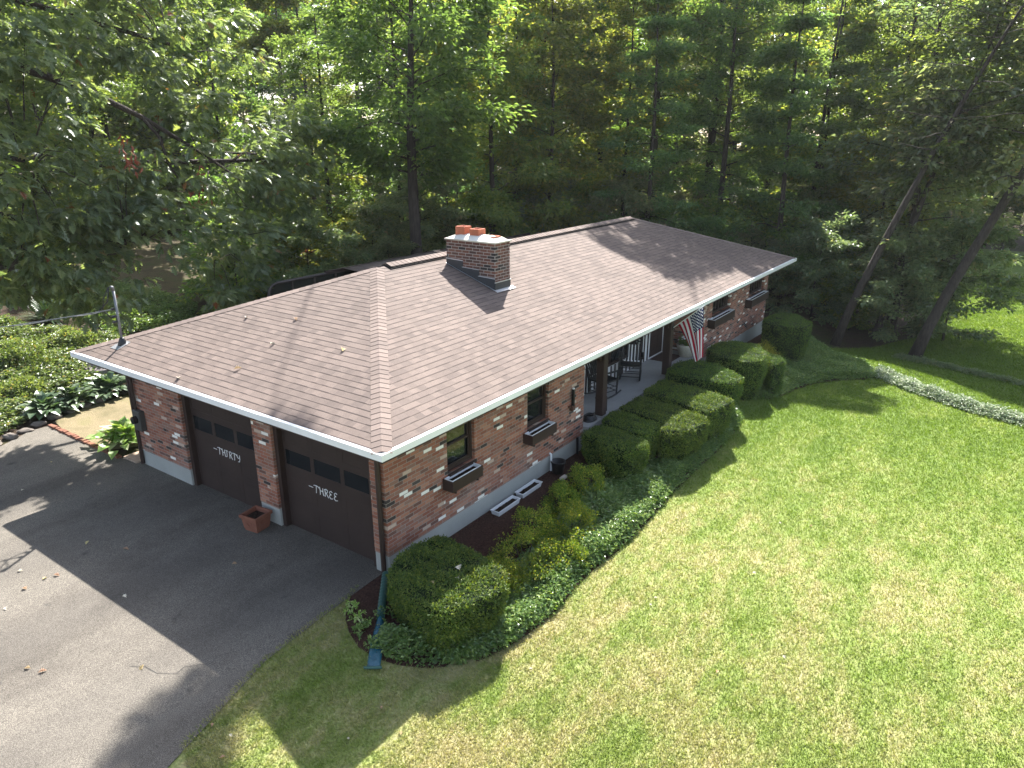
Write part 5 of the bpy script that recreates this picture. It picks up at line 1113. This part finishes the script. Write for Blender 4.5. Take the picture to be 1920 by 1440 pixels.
def grow(n, D0, D1, u0, u1, kinds, hr, gap, grp, under=False):
    c = 0; tries = 0
    while c < n and tries < n*40:
        tries += 1; D = math.sqrt(rt.uniform(D0*D0, D1*D1)); x, y = look(rt.uniform(u0, u1), D)
        if not ok_ground(x, y) or any((x-a)**2+(y-b_)**2 < (gap if not under else gap)**2 for a, b_, g_ in placed if not under or g_ < 2): continue
        kd = rt.choice(kinds); h = rt.uniform(*hr) if hr else 7.1+.19*D+rt.uniform(.5, 3.0)-tz(x, y); rad = KIND[kd][2] and {'dark': 4.6, 'dark2': 4.2, 'maple': 4.2, 'maple2': 3.6, 'beech': 4, 'pale': 4.4, 'slim': 2.9}.get(kd, 2.3)*h/KIND[kd][2]
        h2 = hmax(x, y, rad, h)
        if h2 < h*.45: continue
        if h2 < h: h = h2
        nm, lab = LBL[kd]; plant(kd, x, y, h, rt.uniform(0, 6.28), nm, lab, grp+' '+kd if False else {'under': 'undergrowth at the wood edge'}.get('under' if kd.startswith('under') or kd == 'rust' else '', 'trees of the wood')); placed.append((x, y, 1 if under else 2.4)); c += 1
    return c
T1 = ['dark', 'dark2', 'maple', 'maple2', 'maple', 'beech', 'slim', 'pale']
cnt = [grow(14, 34, 43, 300, 1640, T1, None, 3.2, ''), grow(8, 47, 58, 100, 1750, ['maple', 'maple2', 'slim', 'dark2', 'pale'], None, 4.5, ''), grow(62, 62, 92, -60, 2000, ['dark', 'dark2', 'maple', 'maple2', 'pale'], None, 4.2, '')]
for i, (x, y) in enumerate([(64, -3), (66, -9), (63, -15), (67, -20), (64, -26), (70, -14), (71, -5), (72, -24), (60, .5), (58, -1.5)]):
    kd = ['maple', 'dark2', 'pale', 'maple2'][i % 4]; plant(kd, x, y, 17+i % 3*2, i*1.3, LBL[kd][0], LBL[kd][1], 'trees of the wood'); placed.append((x, y, 2.4))
for i, (x, y) in enumerate([(62.5, -6), (62, -12), (62.5, -18), (62, -23), (61, -2.5), (56, -2.2), (50, -1.6), (45, -1.0)]):
    kd = ['under', 'under2', 'under3'][i % 3]; plant(kd, x, y, 4.5+i % 2, i*1.7, LBL[kd][0], LBL[kd][1], 'undergrowth at the wood edge')
cnt.append(grow(12, 36, 60, -200, 420, ['dark', 'dark2', 'maple', 'maple2', 'pale'], None, 4.2, ''))
cnt.append(grow(46, 27, 42, 420, 1620, ['under', 'under2', 'under2', 'under3', 'under3'], (2.5, 5.5), 1.7, '', True))
cnt.append(grow(26, 40, 62, 150, 1700, ['under', 'under2', 'under3'], (4, 8), 2.2, '', True))
cnt.append(grow(14, 26, 46, -120, 420, ['under', 'under2', 'under3'], (2.5, 5), 2.0, '', True))

# ------------------------------------------------------------------ the big oak at the left, its bough reaching to the right
def big_oak():
    org = (-2.6, 15.2); z0 = tz(*org); rr = np.random.default_rng(77)
    E = [((.2, 11.2, 6.6), (3.3, 2.0, 3.4), 150), ((2.2, 11.2, 4.5), (2.5, 1.6, 2.2), 120), ((5.5, 12.2, 6.3), (2.6, 2.0, 2.2), 120), ((8.3, 12.7, 6.4), (2.1, 1.7, 2.0), 90), ((1.5, 12.7, 10.8), (4.3, 2.6, 3.0), 150),
         ((5.4, 13.2, 9.6), (2.7, 2.0, 2.2), 90), ((4.7, 11.2, 4.0), (2.0, 1.4, 1.5), 80), ((-2.0, 12.2, 7.5), (2.2, 2.2, 3.6), 60)]
    b = MB(); tr = [Vector((org[0]+.2*math.sin(i*.9), org[1]+.15*math.sin(i*.7+1), z0+i*1.25)) for i in range(12)]
    b.tube(tr, [.48*(1.35 if i == 0 else 1)*(1-.055*i) for i in range(12)], 12)
    C = []; O = []
    bough = [tr[6], Vector((-1.4, 12.6, 9.0)), Vector((.4, 11.6, 8.7)), Vector((1.9, 11.4, 8.2)), Vector((3.4, 11.7, 7.6)), Vector((5.4, 12.2, 6.6)), Vector((7.6, 12.5, 5.2))]
    b.tube(bough, [.15, .13, .105, .09, .07, .045, .02], 8)
    b.tube([bough[4], bough[4]+Vector((.35, -.1, -.5)), bough[4]+Vector((.5, -.1, -1.2)), bough[4]+Vector((.85, -.2, -1.9))], [.05, .045, .035, .02], 6)
    b.tube([bough[5], bough[5]+Vector((.8, .1, .05)), bough[5]+Vector((1.9, .2, .0)), bough[5]+Vector((2.8, .4, .3))], [.055, .045, .03, .012], 6)
    for (c, rad, n) in E:
        c = np.array(c); rad = np.array(rad); dirs = rr.normal(0, 1, (n, 3)); dirs /= np.linalg.norm(dirs, axis=1, keepdims=True); q = rr.random((n, 1))**.4; p = c+dirs*q*rad
        k = p[:, 2] > 1.9; p = p[k]; C.append(p); O.append(unit((p-c)/rad**1.2+np.array([.35, -.45, -.1])))
        s0 = min(tr[4:], key=lambda t: (t-Vector(c)).length); lp = [s0, s0.lerp(Vector(c), .5)+Vector((0, 0, .5)), Vector(c)]; 
        if not casts_on_lit(np.array([tuple(lp[1]), tuple(lp[2])])).any(): b.tube(lp, [.13, .09, .05], 7, False)
        for i in range(0, len(p), 5):
            if casts_on_lit(p[i:i+1]).any(): continue
            pm = Vector(c).lerp(Vector(p[i]), .5)+Vector((0, 0, .15)); b.tube([Vector(c).lerp(Vector(p[i]), .3), pm, Vector(p[i])], [.022, .014, .006], 5, False)
    C = np.concatenate(C); O = np.concatenate(O); kk = rr.random(len(C)) < .95; C, O = C[kk], O[kk]; bad = casts_on_lit(C); C, O = C[~bad], O[~bad]
    n = 36; ci = np.repeat(np.arange(len(C)), n); m = len(ci); off = rr.normal(0, 1, (m, 3)); off = unit(off)*rr.random((m, 1))**.5
    p = C[ci]+off*np.array([.5, .5, .25]); bad = casts_on_lit(p); p, off, ci = p[~bad], off[~bad], ci[~bad]; m = len(p)
    fw = O[ci]*.5+off*.8+rr.normal(0, .4, (m, 3)); fw[:, 2] = fw[:, 2]*.5-.35; N = np.array([0, 0, 1.])+off*.5+rr.normal(0, .38, (m, 3))
    r = tag(empty('oak_tree', (0, 0, 0)), 'big lobed leaf oak at left, its long bough hanging over the garage end', 'tree')
    b.build('trunk', M['bark'], r, True)
    link_mesh('crown', leaf_mesh('crown', leaf_verts(p, fw, N, rr.uniform(.72, 1.2, m)*.27, T_OAK, .95)), M['oak_leaf'], r)
    for c, k in (((2.5, 10.9, 6.7), 26), ((4.6, 11.2, 5.95), 34), ((4.1, 11.0, 5.5), 20)):
        q = np.array(c)+rr.normal(0, 1, (k, 3))*np.array([.12, .1, .26]); f = rr.normal(0, .5, (k, 3))+np.array([0, 0, -1.]); mm = leaf_mesh('dead_leaves', leaf_verts(q, f, rr.normal(0, 1, (k, 3)), np.full(k, .2), T_OAK, .6)); link_mesh('dead_leaves', mm, M['red_dead'], r)
big_oak()

# ------------------------------------------------------------------ bank at the left and garden behind
cover('bank_cover', 'sunlit leafy ground cover on the bank above the stone edging', [(-4, 11.8), (-2, 12.0), (-.6, 12.6), (.4, 13.6), (2.2, 13.8), (3.9, 14.6), (4.4, 16.5), (2.6, 18.4), (1.6, 20.5), (-1, 20.5), (-5, 18)], 210, .42, M['pale_cover'], .10, 6, edge=.5)
cover('bank_cover', 'darker low ground cover beyond the wire on the bank', [(4.2, 17), (6.5, 16.2), (8, 18), (7, 21), (4.5, 22.5), (3.9, 20)], 150, .30, M['pachy'], .10, 6, edge=.5)
for (x, y), rx, h, mt, lab in (((1.0, 16.2), .95, .8, 'pale_cover', 'rounded sunlit bush highest on the left bank'), ((.0, 14.4), .7, .6, 'pale_cover', 'low pale bush on the bank close above the stones'), ((2.7, 16.8), .8, .6, 'pale_cover', 'pale sprawling bush on the bank under the wire'),
                         ((4.6, 22.5), 1.2, 1.0, 'maple_leaf', 'bright yellow green bush at the top of the bank by the frame edge')):
    shrub('bank_bush', lab, (x, y, tz(x, y)), rx, rx, h, M[mt], 2600, .10, 40, 'bushes on the left bank')
x, y = look(700, 34.5); shrub('pine_shrub', 'left lobe of the soft dwarf pine behind the roof ridge', (x, y, tz(x, y)), 1.0, 1.0, 2.3, M['needle'], 12000, .14, 60, 'dwarf pines', tpl=T_LEAF, width=.12)
x, y = look(733, 35); shrub('pine_shrub', 'taller right lobe of the soft dwarf pine behind the roof ridge', (x, y, tz(x, y)), .95, .95, 3.0, M['needle'], 12000, .14, 60, 'dwarf pines', tpl=T_LEAF, width=.12)
for u_, D_, rx, h, mt, lab, lf_ in ((592, 29, .75, 1.0, 'tawny', 'tan ornamental grass mound in the garden behind the sun room', .16), (560, 29.5, .55, 1.0, 'bluegreen', 'dark green bush left of the tan grass mound', .10), (640, 31, .8, 1.2, 'bluegreen', 'blue green bush right of the tan grass mound', .10), (668, 30, .8, .9, 'under', 'low dark bush before the dwarf pine', .10),
                              (540, 27.5, .7, .6, 'pachy', 'low green plant against the dark screen', .10), (470, 27, .8, .7, 'maple_leaf', 'green leafy plant at the left end of the dark screen', .14), (615, 33.5, .7, 1.6, 'rust_leaf', 'thin rust red shrub at the back of the garden', .12), (552, 36, .8, 1.8, 'rust_leaf', 'dull red shrub in the garden shade', .12), (655, 34, .5, 1.3, 'rust_leaf', 'orange red shrub left of the dwarf pine', .12)):
    x, y = look(u_, D_); shrub('garden_shrub', lab, (x, y, tz(x, y)), rx, rx, h, M[mt] if mt in M else M['dark_leaf'], 1800, lf_, 34, 'shrubs of the rear garden', width=.12 if mt == 'tawny' else .5)

# ------------------------------------------------------------------ the thin sunlit air over the wood
hx = max(abs(gx[0]), abs(gx[-1]), abs(gy[0]), abs(gy[-1]))+6
hm = bpy.data.materials.new('air'); hm.use_nodes = True; hm.node_tree.nodes.remove(hm.node_tree.nodes['Principled BSDF'])
pv = hm.node_tree.nodes.new('ShaderNodeVolumePrincipled'); pv.inputs['Color'].default_value = (.95, .97, 1, 1); pv.inputs['Density'].default_value = HAZE; pv.inputs['Anisotropy'].default_value = .35
hm.node_tree.links.new(pv.outputs[0], hm.node_tree.nodes['Material Output'].inputs['Volume'])
b = MB(); b.box(-hx, hx, -hx, hx, float(Z.min())-1.0, 48.0); tag(b.build('haze', hm), 'thin bright summer haze', None, None, 'stuff')
